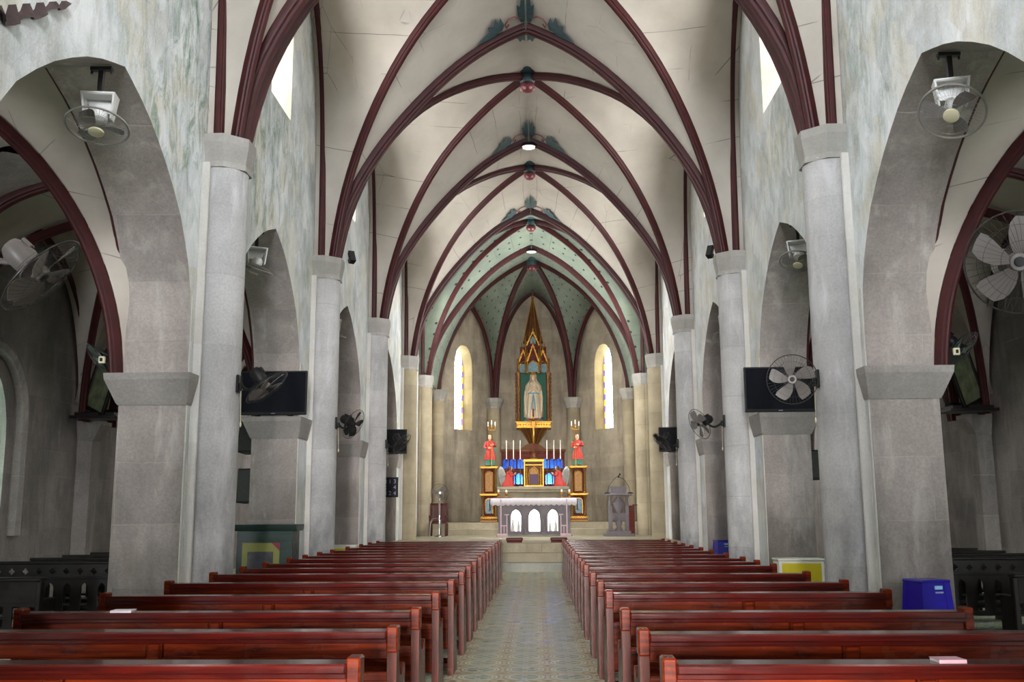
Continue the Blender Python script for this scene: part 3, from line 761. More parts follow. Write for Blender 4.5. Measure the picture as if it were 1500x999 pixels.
# ------------------------------------------------------------------ pews
ORD = ['nearest', 'second', 'third', 'fourth', 'fifth', 'sixth', 'seventh', 'eighth', 'ninth', 'tenth', 'eleventh', 'twelfth', 'thirteenth', 'fourteenth', 'fifteenth', 'sixteenth', 'seventeenth']
def end_profile():
    p = [(.0, 0), (.0, .78), (.095, .78), (.10, .74)]
    p += [(.10+.02*i/2, .74-.07*i/2) for i in range(1, 3)]
    p += [(.14, .63), (.17, .600), (.21, .585), (.25, .592), (.285, .62), (.315, .645), (.35, .645), (.375, .625), (.38, .59), (.37, .555), (.372, .50), (.39, .44), (.41, .36), (.42, .28), (.415, .2), (.42, .12), (.44, .06), (.45, 0)]
    return p
def make_pew(L):
    """local: x 0..L across from the aisle end, y forward, back face at y=0"""
    r = empty('pew')
    for x in (0, L-.055):
        e = MB(); e.prism(end_profile(), 'X', x, x+.055); eo = e.build('end_panel', M['pew_side'], r, smooth=20)
        c = MB(); c.box(x-.006, x+.061, -.012, .105, .745, .892, .009); c.build('post_cap', M['pew'], eo)
    t = MB(); t.box(.055, L-.055, -.045, .115, .822, .868, .008); t.box(.055, L-.055, -.03, -.005, .80, .825, .004); t.build('top_rail', M['pew_dark'], r)
    # upper back board: two framed panels
    b = MB(); b.box(.055, L-.055, .02, .04, .712, .822)
    xm = L/2
    for x0, x1 in ((.055, xm-.05), (xm+.05, L-.055)):
        b.box(x0, x1, .006, .02, .718, .808, .005)
    b.build('back_panel', M['pew'], r)
    b = MB(); b.box(.055, L-.055, .01, .035, .25, .635, .005); b.box(.055, L-.055, -.0, .012, .59, .635, .004); b.build('lower_back_panel', M['pew'], r)
    p = MB(); p.box(xm-.045, xm+.045, -.006, .05, .05, .82, .005); p.box(xm-.035, xm+.035, -.02, 0, .69, .80, .008); p.build('middle_post', M['pew'], r)
    s = MB(); s.box(.05, L-.05, .035, .40, .42, .45, .008); s.box(.05, L-.05, .36, .385, .34, .42); s.build('seat', M['pew'], r)
    f = MB(); f.box(.05, L-.05, .04, .07, .06, .11, .004); f.box(.05, L-.05, .36, .39, .06, .11, .004); f.build('stretcher', M['pew_dark'], r)
    return r
DL = [4.656, 5.871, 6.961, 8.316, 9.756, 11.083, 12.2, 13.222, 14.495, 15.451, 16.48, 17.502, 18.902, 20.352, 21.425, 22.493]
DR = [4.621, 5.707, 6.868, 8.401, 9.531, 10.838, 12.348, 13.26, 14.175, 15.409, 16.702, 17.759, 18.851, 19.93, 21.004, 22.05, 23.081]
first = make_pew(2.82); fr_ = None
for side, ds, xa, L in ((-1, DL, -.70, 2.80), (1, DR, .70, 2.34)):
    proto = make_pew(L) if fr_ is not None else first
    if fr_ is None: fr_ = first
    for i, y in enumerate(ds):
        o = proto if i == 0 else copy_tree(proto)
        # left pews: build runs to -x, so the thing is turned by mirroring its span (symmetric in x)
        o.location = ((xa-L) if side < 0 else xa, y, 0)
        n = len(ds)
        sd = 'left' if side < 0 else 'right'
        pos = ('nearest the camera' if i == 0 else 'farthest, by the sanctuary steps' if i == n-1 else '%s from the camera' % ORD[i])
        tag(o, 'varnished red wooden pew %s of the aisle, %s' % (sd, pos), 'pew', 'pews %s of the aisle' % sd)

# dark carved pews in the side aisles
def quatre(cx, cz, r):
    pts = []
    for q in range(4):
        a0 = q*PI/2
        c = (cx+math.cos(a0)*r*.55, cz+math.sin(a0)*r*.55)
        for i in range(7):
            a = a0-PI*.5+PI*i/6
            pts.append((c[0]+math.cos(a)*r*.45, c[1]+math.sin(a)*r*.45))
    return pts
def ogive(cx, w, z0, z1):
    return [(cx-w, z0), (cx+w, z0), (cx+w, z1-w*1.3), (cx+w*.7, z1-w*.55), (cx, z1), (cx-w*.7, z1-w*.55), (cx-w, z1-w*1.3)]
def to_xz(me, y): me.transform(Matrix(((1, 0, 0, 0), (0, 0, -1, y), (0, 1, 0, 0), (0, 0, 0, 1)))); return me
def make_carved_pew(L):
    r = empty('carved_pew')
    t = MB(); t.box(0, L, -.05, .07, .925, .96, .01); t.box(0, L, -.02, .04, .90, .925); t.build('top_rail', M['black_wood'], r)
    n = int(L/.165); hs = [quatre((i+.6)*L/n-.02, .835, .04) for i in range(n)]
    link('quatrefoil_board', to_xz(plate([(0, .77), (L, .77), (L, .90), (0, .90)], hs, .02), .0), M['black_wood'], r)
    b = MB(); b.box(0, L, -.03, .05, .745, .77, .004); b.box(0, L, -.02, .04, .27, .30, .004); b.build('cross_rail', M['black_wood'], r)
    hs = [ogive((i+.5)*L/(n-2), .045, .33, .70) for i in range(n-2)]
    link('arcaded_back', to_xz(plate([(0, .30), (L, .30), (L, .745), (0, .745)], hs, .025), .0), M['black_wood'], r)
    for x in (0, L-.05):
        e = MB(); e.prism([(-.04, 0), (-.04, .9), (.08, .9), (.12, .6), (.3, .55), (.34, .42), (.32, .2), (.36, 0)], 'X', x, x+.05); e.build('end_panel', M['black_wood'], r)
    s = MB(); s.box(.05, L-.05, .03, .36, .39, .42, .006); s.build('seat', M['black_wood'], r)
    return r
def make_bench(L):
    r = empty('carved_bench')
    t = MB(); t.box(0, L, -.06, .10, .80, .84, .01); t.build('top_rail', M['black_wood'], r)
    b = MB(); b.box(0, L, -.0, .03, .56, .80, .004); b.build('back_board', M['black_wood'], r)
    n = int(L/.17); hs = [[(i*L/n+.05, .30), ((i+1)*L/n-.05, .30), ((i+1)*L/n-.05, .52), (i*L/n+.05, .52)] for i in range(n)]
    link('slatted_board', to_xz(plate([(0, .24), (L, .24), (L, .56), (0, .56)], hs, .025), .02), M['black_wood'], r)
    for x in (0, L-.06):
        e = MB(); e.box(x, x+.06, -.03, .33, 0, .60, .01); e.box(x, x+.06, -.03, .06, .58, .80, .01); e.build('end_panel', M['black_wood'], r)
    s = MB(); s.box(.06, L-.06, .03, .32, .38, .41, .006); s.build('seat', M['black_wood'], r)
    k = MB(); k.box(.06, L-.06, .55, .72, .12, .16, .01); k.box(.1, .15, .3, .7, .02, .12); k.box(L-.15, L-.1, .3, .7, .02, .12); k.build('kneeler', M['black_wood'], r)
    return r
cp = make_carved_pew(1.72); ben = make_bench(1.7); used = [0, 0]
for s, sd in ((-1, 'left'), (1, 'right')):
    for i, y in enumerate((12.35, 13.3, 14.2, 15.1)):
        o = copy_tree(cp) if used[0] else cp; used[0] = 1
        o.location = (4.93 if s > 0 else -4.93-1.72, y, 0)
        tag(o, 'dark carved pew with quatrefoil frieze in %s aisle, %s' % (sd, ['front one nearest the camera', 'second row behind', 'third row behind', 'rear row farthest away'][i]), 'pew', 'dark carved pews in the %s aisle' % sd)
    o = copy_tree(ben) if used[1] else ben; used[1] = 1
    o.location = (5.3 if s > 0 else -5.4-1.7, 11.15, 0)
    tag(o, 'low black slatted bench in the %s aisle before the quatrefoil pews' % sd, 'bench')

# ------------------------------------------------------------------ fans
def fan_guard(R0, n=44, depth=.07, wr=.0011):
    mb = MB()
    mb.ring((0, 0, 0), R0, .0055, 44, 6, 'Y')
    for rr_, yy in ((R0*.72, depth*.86), (R0*.4, depth)):
        mb.ring((0, yy, 0), rr_, wr*1.2, 32, 4, 'Y'); mb.ring((0, -yy, 0), rr_, wr*1.2, 32, 4, 'Y')
    for k in range(n):
        a = 2*PI*k/n; c, s = math.cos(a), math.sin(a)
        for sg in (1, -1):
            pts = [(c*R0*q, sg*depth*(1-q**3.5), s*R0*q) for q in (1, .92, .8, .6, .4, .18)]
            mb.tube(pts, wr, 3)
    return mb
def fan_blade(R0, a, twist=.45):
    vs = []; fs = []; nr, nc = 7, 6
    for i in range(nr):
        q = i/(nr-1); r = R0*(.16+.74*q)
        w = R0*(.10+.30*math.sin(min(1, q*1.15)*PI*.52))*(1 if q < .95 else .8)
        for j in range(nc):
            t = j/(nc-1)-.5
            an = a+t*w/r*1.35+.25*q
            vs.append((r*math.cos(an), -t*w*twist*(1.2-.5*q), r*math.sin(an)))
    n = len(vs)
    vs += [(x, y+.004, z) for x, y, z in vs]
    for i in range(nr-1):
        for j in range(nc-1):
            b = i*nc+j; f = (b, b+1, b+nc+1, b+nc); fs += [f, tuple(n+k for k in reversed(f))]
    edge = [j for j in range(nc)]+[i*nc+nc-1 for i in range(1, nr)]+[(nr-1)*nc+j for j in range(nc-2, -1, -1)]+[i*nc for i in range(nr-2, 0, -1)]
    for k in range(len(edge)): p, q_ = edge[k], edge[(k+1) % len(edge)]; fs.append((p, q_, n+q_, n+p))
    return vs, fs
def axis_matrix(c, axis, roll=0):
    """local +Y (blowing direction) -> axis"""
    y = Vector(axis).normalized(); u = Vector((0, 0, 1)) if abs(y.z) < .95 else Vector((0, 1, 0))
    x = y.cross(u).normalized(); z = x.cross(y)
    m = Matrix(((x.x, y.x, z.x, c[0]), (x.y, y.y, z.y, c[1]), (x.z, y.z, z.z, c[2]), (0, 0, 0, 1)))
    return m @ Matrix.Rotation(roll, 4, 'Y')
def wall_fan(mount, hub, axis, R0, label, mats, roll=0, cord=True, nrm=(1, 0, 0), group='wall fans', nblade=5, name='wall_fan'):
    bl, wr, mo = mats
    t = empty(name, mount)
    rel = Vector(hub)-Vector(mount); A = Vector(axis).normalized()
    n = Vector(nrm)
    mb = MB(); side = n.cross(Vector((0, 0, 1)))
    for dz in (-.09, .09): pass
    mb.M = axis_matrix((0, 0, 0), n); mb.box(-.05, .05, -.005, .03, -.12, .10, .008); mb.box(-.035, .035, .03, .07, -.10, .0, .01); mb.build('wall_bracket', mo, t)
    back = rel-A*.17
    mid = n*.10+Vector((0, 0, -.10)); pts = []
    for i in range(9):
        q = i/8; pts.append(tuple((1-q)**2*(n*.06+Vector((0, 0, -.04)))+2*q*(1-q)*(mid+Vector((0, 0, -.10))+back*.35)+q*q*(back+Vector((0, 0, -.02)))))
    mb = MB(); mb.tube(pts, .02, 8); mb.build('arm', mo, t)
    mb = MB(); mb.M = axis_matrix(rel, A)
    mb.M = mb.M @ Matrix.Rotation(-PI/2, 4, 'X')      # lathe axis z -> local y
    mb.lathe([(.005, -.29), (.06, -.28), (.082, -.24), (.085, -.14), (.075, -.10), (.10, -.085), (.10, -.07), (.02, -.06)], (0, 0, 0), 20)
    mb.box(-.035, .035, -.10, -.07, -.25, -.17, .008)
    mb.build('motor', mo, t)
    g = fan_guard(R0); g.v = [tuple(axis_matrix(rel, A) @ Vector(p)) for p in g.v]; g.build('guard', wr, t, fixn=False)
    for k in range(nblade):
        b = MB(); b.M = axis_matrix(rel, A, roll); vs, fs = fan_blade(R0, 2*PI*k/nblade+.3); b.add(vs, fs); b.build('blade', bl, t)
    h = MB(); h.M = axis_matrix(rel, A) @ Matrix.Rotation(-PI/2, 4, 'X'); h.lathe([(R0*.20, -.03), (R0*.2, .0), (R0*.17, .018), (.01, .02)], (0, 0, 0), 20); ho = h.build('hub', bl, t)
    h = MB(); h.M = axis_matrix(rel, A) @ Matrix.Rotation(-PI/2, 4, 'X'); h.lathe([(R0*.1, .015), (R0*.1, .03), (.01, .032)], (0, 0, 0), 14); h.build('hub_cap', M['black'], ho)
    if cord:
        c = MB(); c.tube([tuple(n*.05+Vector((0, 0, -.1))), tuple(n*.06+Vector((0, 0, -.52)))], .004, 5); c.lathe([(.003, -.55), (.012, -.53), (.012, -.5), (.003, -.48)], tuple(n*.06), 8); c.build('pull_cord', M['cream_plastic'], t)
    return tag(t, label, 'fan', group)
GREYF = (M['grey_plastic'], M['wire_dark'], M['black']); LGF = (M['grey_plastic'], M['wire_dark'], M['grey_plastic']); BLKF = (M['black'], M['wire_dark'], M['black'])
cx1 = WX-.13-.32
wall_fan((-cx1, 12.05, 3.13), (-3.18, 11.95, 3.06), (.62, 0, -.78), .30, 'grey-bladed black wall fan tipped downward on the front left column', GREYF, .3, nrm=(1, 0, 0), group='wall fans on the nave columns')
wall_fan((cx1, 12.0, 3.12), (3.19, 11.72, 3.07), (-.22, -.96, -.06), .295, 'black wall fan with five grey blades facing the camera on the front right column', GREYF, .25, nrm=(-1, 0, 0), group='wall fans on the nave columns')
wall_fan((-cx1, 18.1, 3.17), (-3.24, 18.05, 3.13), (.80, -.30, -.45), .29, 'black wall fan turned sideways on the second left column', BLKF, .1, nrm=(1, 0, 0), group='wall fans on the nave columns')
wall_fan((cx1, 18.1, 3.15), (3.10, 18.0, 3.08), (-.80, -.36, -.40), .29, 'black wall fan with pale wire guard on the second right column', (M['grey_plastic'], M['wire_dark'], M['black']), .5, nrm=(-1, 0, 0), group='wall fans on the nave columns')
wall_fan((-cx1, 24.15, 3.18), (-3.16, 24.0, 3.18), (.70, -.2, -.66), .29, 'black wall fan before the small television at the third left column', BLKF, .2, nrm=(1, 0, 0), group='wall fans on the nave columns')
wall_fan((cx1, 24.15, 3.14), (3.16, 24.0, 3.16), (-.70, -.2, -.66), .29, 'black wall fan before the small television at the third right column', BLKF, .4, nrm=(-1, 0, 0), group='wall fans on the nave columns')
wall_fan((-3.58, 6.0, 3.35), (-2.99, 6.0, 3.035), (.72, .15, -.68), .30, 'grey tilted wall fan cut off by the left picture edge beside the large arch', LGF, .2, nrm=(1, 0, 0), group='wall fans on the nave columns', cord=False)
wall_fan((3.62, 6.05, 3.12), (3.06, 5.85, 3.01), (-.12, -.98, -.16), .31, 'large wall fan with fine round wire guard at the right picture edge', LGF, .05, nrm=(-1, 0, 0), group='wall fans on the nave columns', cord=False)
wall_fan((-4.92, 11.95, 3.44), (-5.22, 11.85, 3.40), (-.6, -.3, -.6), .26, 'dark fan behind the front left pier in the shaded aisle', BLKF, .2, nrm=(-1, 0, 0), group='wall fans in the aisles', cord=False)
wall_fan((4.92, 11.95, 3.44), (5.24, 11.8, 3.42), (.5, -.4, -.65), .27, 'dark fan behind the front right pier in the shaded aisle', BLKF, .2, nrm=(1, 0, 0), group='wall fans in the aisles', cord=False)
def orbit_fan(loc, axis, label, R0=.30, yaw=0):
    """hanging oscillating fan; loc = point on the arch it hangs from"""
    t = empty('hanging_fan', loc)
    m = MB(); m.box(-.11, .11, -.03, .03, -.02, .02, .004)
    for x in (-.1, .1): m.tube([(x, 0, .0), (x, 0, -.05)], .012, 6)
    m.box(-.028, .028, -.018, .018, -.28, 0, .004); m.build('mounting_rod', M['wire_dark'], t)
    h = MB(); h.M = Matrix.Rotation(yaw, 4, 'Z')
    # yoke: a bent band with tapering cheeks
    h.box(-.165, .165, -.09, .10, -.30, -.27, .012)
    for q in (-1, 1):
        h.add([(q*x, y, z) for x, y, z in ((.165, -.09, -.275), (.165, .10, -.275), (.135, .06, -.54), (.135, -.05, -.54), (.145, -.085, -.28), (.145, .095, -.28), (.118, .055, -.54), (.118, -.045, -.54))], [(0, 1, 2, 3), (7, 6, 5, 4), (0, 4, 5, 1), (1, 5, 6, 2), (2, 6, 7, 3), (3, 7, 4, 0)])
    h.prism([(-.155, -.28), (.155, -.28), (.10, -.44), (-.10, -.44)], 'Y', .075, .10)
    h.build('yoke', M['white_plastic'], t, smooth=20)
    A = Vector(axis).normalized(); c = Vector((0, 0, -.56))
    b = MB(); b.M = axis_matrix(c, A) @ Matrix.Rotation(-PI/2, 4, 'X')
    b.lathe([(.005, -.13), (.06, -.12), (.085, -.08), (.085, -.02), (.06, .0), (.02, .005)], (0, 0, 0), 18); b.build('motor', M['white_plastic'], t)
    cc = c+A*.06
    g = fan_guard(R0, 40, .065); g.ring((0, 0, 0), R0, .012, 40, 6, 'Y'); g.v = [tuple(axis_matrix(cc, A) @ Vector(p)) for p in g.v]; g.build('guard', M['wire'], t, fixn=False)
    for k in range(3):
        q = MB(); q.M = axis_matrix(cc, A); vs, fs = fan_blade(R0*.95, 2*PI*k/3+.2); q.add(vs, fs); q.build('blade', M['grey_plastic'], t)
    q = MB(); q.M = axis_matrix(cc+A*.07, A) @ Matrix.Rotation(-PI/2, 4, 'X'); q.lathe([(.075, -.01), (.075, .008), (.06, .014), (.005, .015)], (0, 0, 0), 20); q.build('badge', M['cream_plastic'], t)
    return tag(t, label, 'fan', 'fans hanging from the arcade arches')
orbit_fan((-4.21, 9.2, 5.96), (.02, -.30, -1), 'pale hanging fan under the nearest left arch', .30, .15)
orbit_fan((4.24, 9.2, 5.96), (-.42, -.52, -.85), 'pale tilted hanging fan under the nearest right arch', .305, -.25)
orbit_fan((-4.33, 15.2, 6.0), (-.34, .12, -1), 'pale hanging fan under the second left arch behind the column', .29, .5)
orbit_fan((4.30, 15.2, 6.0), (-.26, -.36, -1), 'pale hanging fan under the second right arch behind the column', .29, -.4)
orbit_fan((-4.33, 21.25, 6.0), (-.2, .1, -1), 'small pale hanging fan under the third left arch', .29, .3)
orbit_fan((4.30, 21.25, 6.0), (.2, .1, -1), 'small pale hanging fan under the third right arch', .29, -.3)

# ------------------------------------------------------------------ televisions, speakers, boards
def television(x0, x1, y, z0, h, label):
    t = empty('television', ((x0+x1)/2, y, z0)); w = (x1-x0)/2
    b = MB(); b.box(-w, w, 0, .06, .0, h, .008); b.box(-w*.5, w*.5, .06, .10, .12, h-.12, .01); b.build('casing', M['black'], t)
    s = MB(); s.box(-w+.025, w-.025, -.004, .002, .05, h-.025); s.build('screen', M['screen'], t)
    l = MB(); l.box(-.035, .035, -.006, .0, .02, .032); l.build('badge', M['label_grey'], t)
    for q in (-w*.5, w*.5):
        f = MB(); f.box(q-.04, q+.04, -.05, .12, -.015, .004, .004); f.build('foot', M['black'], t)
    return tag(t, label, 'television', 'televisions on the pier imposts')
television(-5.03, -3.87, 16.96, 3.21, .77, 'black flat television on the left pier behind the tipped fan')
television(3.73, 4.93, 16.96, 3.19, .78, 'black flat television on the right pier behind the five-bladed fan')
television(-4.85, -3.72, 29.1, 3.22, .72, 'far black television on the fourth left pier behind a small fan')
television(3.72, 4.85, 29.1, 3.22, .72, 'far black television on the fourth right pier behind a small fan')
def speaker(loc, rot, label, s=(.12, .10, .26)):
    t = empty('loudspeaker', loc, rot)
    b = MB(); b.prism([(-s[0]/2, -s[1]/2), (s[0]/2, -s[1]/2), (s[0]*.36, s[1]/2), (-s[0]*.36, s[1]/2)], 'Z', -s[2]/2, s[2]/2); b.build('cabinet', M['black'], t, smooth=0)
    g = MB(); g.box(-s[0]*.44, s[0]*.44, -s[1]/2-.008, -s[1]/2+.002, -s[2]*.46, s[2]*.46, .004); g.build('grille', M['wire_dark'], t)
    k = MB(); k.tube([(0, s[1]/2-.01, 0), (0, s[1]/2+.07, 0)], .012, 6); k.box(-.03, .03, s[1]/2+.06, s[1]/2+.075, -.05, .05); k.build('bracket', M['black'], t)
    return tag(t, label, 'loudspeaker', 'black loudspeakers')
speaker((-3.42, 18.42, 6.40), (R(-30), 0, R(30)), 'small black loudspeaker on the second left column capital')
speaker((3.50, 18.42, 6.42), (R(-30), 0, R(-30)), 'small black loudspeaker on the second right column capital')
speaker((-5.0, 17.5, 2.85), (R(-8), 0, R(-10)), 'upper black loudspeaker at the left aisle pier above another', (.30, .26, .55))
speaker((-5.0, 17.5, 2.0), (R(-4), 0, R(-10)), 'lower black loudspeaker at the left aisle pier beside the green cabinet', (.28, .24, .6))
speaker((5.0, 17.5, 2.3), (R(-4), 0, R(10)), 'black loudspeaker at the right aisle pier in shade', (.30, .26, .5))
# hymn board
t = empty('hymn_board', (-4.2, 29.16, 1.95))
b = MB(); b.box(-.24, .24, -.04, 0, 0, .58, .008); b.build('board', M['black'], t)
for r_, row in enumerate(('813', '2 4', '824')):
    for c_, ch in enumerate(row):
        if ch == ' ': continue
        cu = bpy.data.curves.new('digit', 'FONT'); cu.body = ch; cu.size = .17; cu.extrude = .003; cu.align_x = 'CENTER'
        o = bpy.data.objects.new('digit', cu); COL.objects.link(o); bpy.context.view_layer.update()
        me = bpy.data.meshes.new_from_object(o.evaluated_get(bpy.context.evaluated_depsgraph_get())); bpy.data.objects.remove(o)
        me.transform(Matrix(((1, 0, 0, -.14+c_*.14), (0, 0, -1, -.043), (0, 1, 0, .40-r_*.17), (0, 0, 0, 1))))
        me.materials.clear(); link('digit', me, M['label_grey'], t)
tag(t, 'black hymn board with rows of pale digits on the fourth left pier', 'board')
# switch plates
for s, x, z in ((-1, -4.99, 3.33), (1, 5.0, 3.33)):
    t = empty('switch_box', (x, 11.36, z)); b = MB(); b.box(-.036, .036, -.02, .02, -.042, .042, .006); b.build('plate', M['cream_plastic'], t)
    b = MB(); b.box(-.015, .015, -.03, -.015, -.02, .02, .003); b.build('rocker', M['black'], t)
    tag(t, 'small pale switch box on the %s front pier impost' % ('left' if s < 0 else 'right'), 'switch')
# pictures of the aisle, tilted on their ledges
for s, sd in ((-1, 'left'), (1, 'right')):
    t = empty('ledge_board', (s*(AX-.5), 17.95, 3.22)); b = MB(); b.box(-.42, .42, -.62, -.02, 0, .05, .008); b.box(-.36, .36, -.55, -.02, .05, .11, .008); b.build('shelf', M['black_wood'], t)
    b = MB(); b.prism([(-.02, 0), (-.5, 0), (-.02, -.0001)], 'X', -.2, .2) if False else b.box(-.3, .3, -.08, -.02, .11, .2); b.build('upstand', M['black_wood'], t)
    tag(t, 'dark wooden ledge on the %s aisle corbel under a framed picture' % sd, 'ledge')
    t = empty('framed_picture', (s*(AX-.42), 17.52, 3.34), (0, s*R(-22), s*R(28)))
    f = MB()
    for a in ((-.30, -.24, 0, 1.0), (.24, .30, 0, 1.0), (-.30, .30, 0, .07), (-.30, .30, .93, 1.0)): f.box(a[0], a[1], -.03, .03, a[2], a[3], .008)
    f.prism([(-.32, 1.0), (.32, 1.0), (0, 1.2)], 'Y', -.03, .03)
    f.build('frame', M['black_wood'], t)
    p = MB(); p.box(-.24, .24, -.008, .008, .07, .93); p.build('picture', M['picture'], t)
    tag(t, 'leaning framed picture on the ledge in the %s aisle' % sd, 'picture')

# ------------------------------------------------------------------ cabinet, boxes, stools, books
t = empty('cabinet', (-4.31, 16.45, 0))
b = MB(); b.box(-.46, .46, -.22, .22, 0, 1.24, .006); b.box(-.42, .42, -.235, -.215, .05, .10); b.build('body', M['cab_green'], t)
b = MB(); b.prism([(-.22, 1.24), (.22, 1.24), (.25, 1.27), (.27, 1.30), (.28, 1.345), (-.28, 1.345), (-.27, 1.30), (-.25, 1.27)], 'X', -.52, .52); b.build('cornice', M['cab_green'], t)
b = MB(); b.prism([(-.46, 1.12), (.46, 1.12), (.46, 1.22), (-.46, 1.22)], 'Y', -.235, -.22); b.prism([(-.07, 1.12), (.07, 1.12), (0, 1.06)], 'Y', -.235, -.22); b.build('frieze', M['cab_green'], t)
for x0 in (-.45, .005):
    d = MB(); d.box(x0, x0+.445, -.236, -.22, .10, 1.08, .004); do = d.build('door', M['cab_green'], t)
p = MB(); p.box(-.36, .25, -.246, -.237, .38, 1.05); po = p.build('poster', M['olive'], t)
p = MB(); p.box(-.27, .15, -.252, -.245, .5, .91); p.build('poster_picture', M['photo_grey'], po)
p = MB(); p.prism([(.12, 1.05), (.25, 1.05), (.25, .93)], 'Y', -.252, -.245); p.build('poster_corner', M['crimson'], po)
tag(t, 'dark green wooden cabinet with olive poster before the second left pier', 'cabinet')
def panel_box(loc, w, h, label):
    t = empty('display_box', loc)
    b = MB(); b.box(-w, w, -.2, .2, 0, h-.03, .01); b.build('body', M['white'], t)
    b = MB(); b.box(-w-.015, w+.015, -.215, .215, h-.03, h, .008); b.build('lid', M['white'], t)
    b = MB(); b.box(-w+.045, w-.045, -.208, -.198, .05, h-.07); b.build('front_panel', M['yellow'], t)
    for x in (-w-.004, w+.004):
        b = MB(); b.tube([(x, -.06, h*.7), (x+(.03 if x > 0 else -.03), -.06, h*.7), (x+(.03 if x > 0 else -.03), .06, h*.7), (x, .06, h*.7)], .008, 6); b.build('handle', M['white'], t)
    return tag(t, label, 'box')
panel_box((4.24, 16.0, 0), .35, .78, 'white box with yellow front panel beside the second right pier')
panel_box((-4.30, 22.6, 0), .36, .80, 'white box with yellow front panel beside the third left pier')
def stool(loc, h, label, a=0.1):
    t = empty('plastic_stool', loc, (0, 0, a))
    w0, w1 = .215, .165
    b = MB(); b.box(-w1-.012, w1+.012, -w1-.012, w1+.012, h-.03, h, .012); b.build('seat', M['blue_plastic'], t)
    def W(z): return w0+(w1-w0)*z/h
    for q in range(4):
        m = Matrix.Rotation(q*PI/2, 4, 'Z'); a0, a1 = W(0), W(h-.03)
        l = MB(); l.M = m
        k = .075
        l.frustum([(-a0, -a0), (-a0+k, -a0), (-a0+k, -a0+.02), (-a0+.02, -a0+.02), (-a0+.02, -a0+k), (-a0, -a0+k)], 0, [(-a1, -a1), (-a1+k, -a1), (-a1+k, -a1+.02), (-a1+.02, -a1+.02), (-a1+.02, -a1+k), (-a1, -a1+k)], h-.03)
        l.build('leg', M['blue_plastic'], t)
        s_ = MB(); s_.M = m; zz = h*.52
        s_.add([(-W(zz)+.05, -W(zz)+.006, zz), (W(zz)-.05, -W(zz)+.006, zz), (a1-.03, -a1+.006, h-.03), (-a1+.03, -a1+.006, h-.03), (-W(zz)+.05, -W(zz)+.02, zz), (W(zz)-.05, -W(zz)+.02, zz), (a1-.03, -a1+.02, h-.03), (-a1+.03, -a1+.02, h-.03)], [(0, 1, 2, 3), (7, 6, 5, 4), (0, 4, 5, 1), (1, 5, 6, 2), (2, 6, 7, 3), (3, 7, 4, 0)])
        s_.box(-W(h*.3)+.03, W(h*.3)-.03, -W(h*.3)+.004, -W(h*.3)+.018, h*.27, h*.33)
        s_.build('apron', M['blue_plastic'], t)
    s_ = MB(); s_.box(-.02, .07, -W(h*.9)-.002, -W(h*.9)+.012, h*.88, h*.925); s_.build('sticker', M['sticker'], t)
    s_ = MB(); s_.box(-.015, .075, -W(h*.83)-.002, -W(h*.83)+.012, h*.83, h*.85); s_.build('label', M['label_grey'], t)
    return tag(t, label, 'stool', 'blue plastic stools')
stool((4.28, 10.9, 0), .80, 'blue plastic stool with pale sticker at the front right pier', .25)
stool((4.30, 22.75, 0), .86, 'small far blue plastic stool at the third right pier', .15)
def book(loc, w, d, h, rz, label, mat='paper', cat='book'):
    t = empty('booklet', loc, (0, 0, rz)); b = MB(); b.box(-w/2, w/2, -d/2, d/2, 0, h, .002); b.build('pages', M['paper'], t)
    c = MB(); c.box(-w/2-.002, w/2+.002, -d/2-.002, d/2+.002, h, h+.003); c.box(-w/2-.002, w/2+.002, -d/2-.004, -d/2-.001, 0, h+.003); c.build('cover', M[mat], t); return tag(t, label, cat)
book((-2.75, 6.961+.035, .868), .14, .11, .012, .06, 'white booklet on the third pew rail left of the aisle')
book((1.98, 4.621+.035, .868), .12, .10, .012, .04, 'pale pink booklet on the nearest pew rail right of the aisle', 'pink_book')
book((2.05, 6.868+.22, .45), .2, .16, .02, .2, 'grey sheets on the third pew seat right of the aisle', 'label_grey', 'papers')
# torn dark lining hanging from the vault springing at the upper left
def torn():
    t = empty('torn_strip', (-4.05, 6.9, 5.38))
    mb = MB(); vs = []; n = 26; fs = []
    rag = [.0, .05, .10, .13, .15, .15, .14, .12, .12, .10, .09, .10, .07, .12, .12, .10, .08, .07, .05, .04, .035, .03, .02, .06, .05, 0]
    for i in range(n):
        q = i/(n-1); y = .05+1.05*q; z = .03+.62*q
        off = .03*math.sin(i*1.3)
        for (dx, dz) in ((.0+off, .0), (.05+off, -rag[i]-.015), (.07+off, -rag[i]-.02), (.02+off, .01)): vs.append((dx, y, z+dz))
    for i in range(n-1):
        for k in range(4): fs.append((i*4+k, i*4+(k+1) % 4, i*4+4+(k+1) % 4, i*4+4+k))
    fs += [(0, 1, 2, 3), tuple(4*(n-1)+k for k in (3, 2, 1, 0))]
    mb.add(vs, fs); mb.build('rag', M['rag'], t)
    return tag(t, 'ragged dark torn strip high on the left wall above the nearest arch', 'torn lining')
torn()

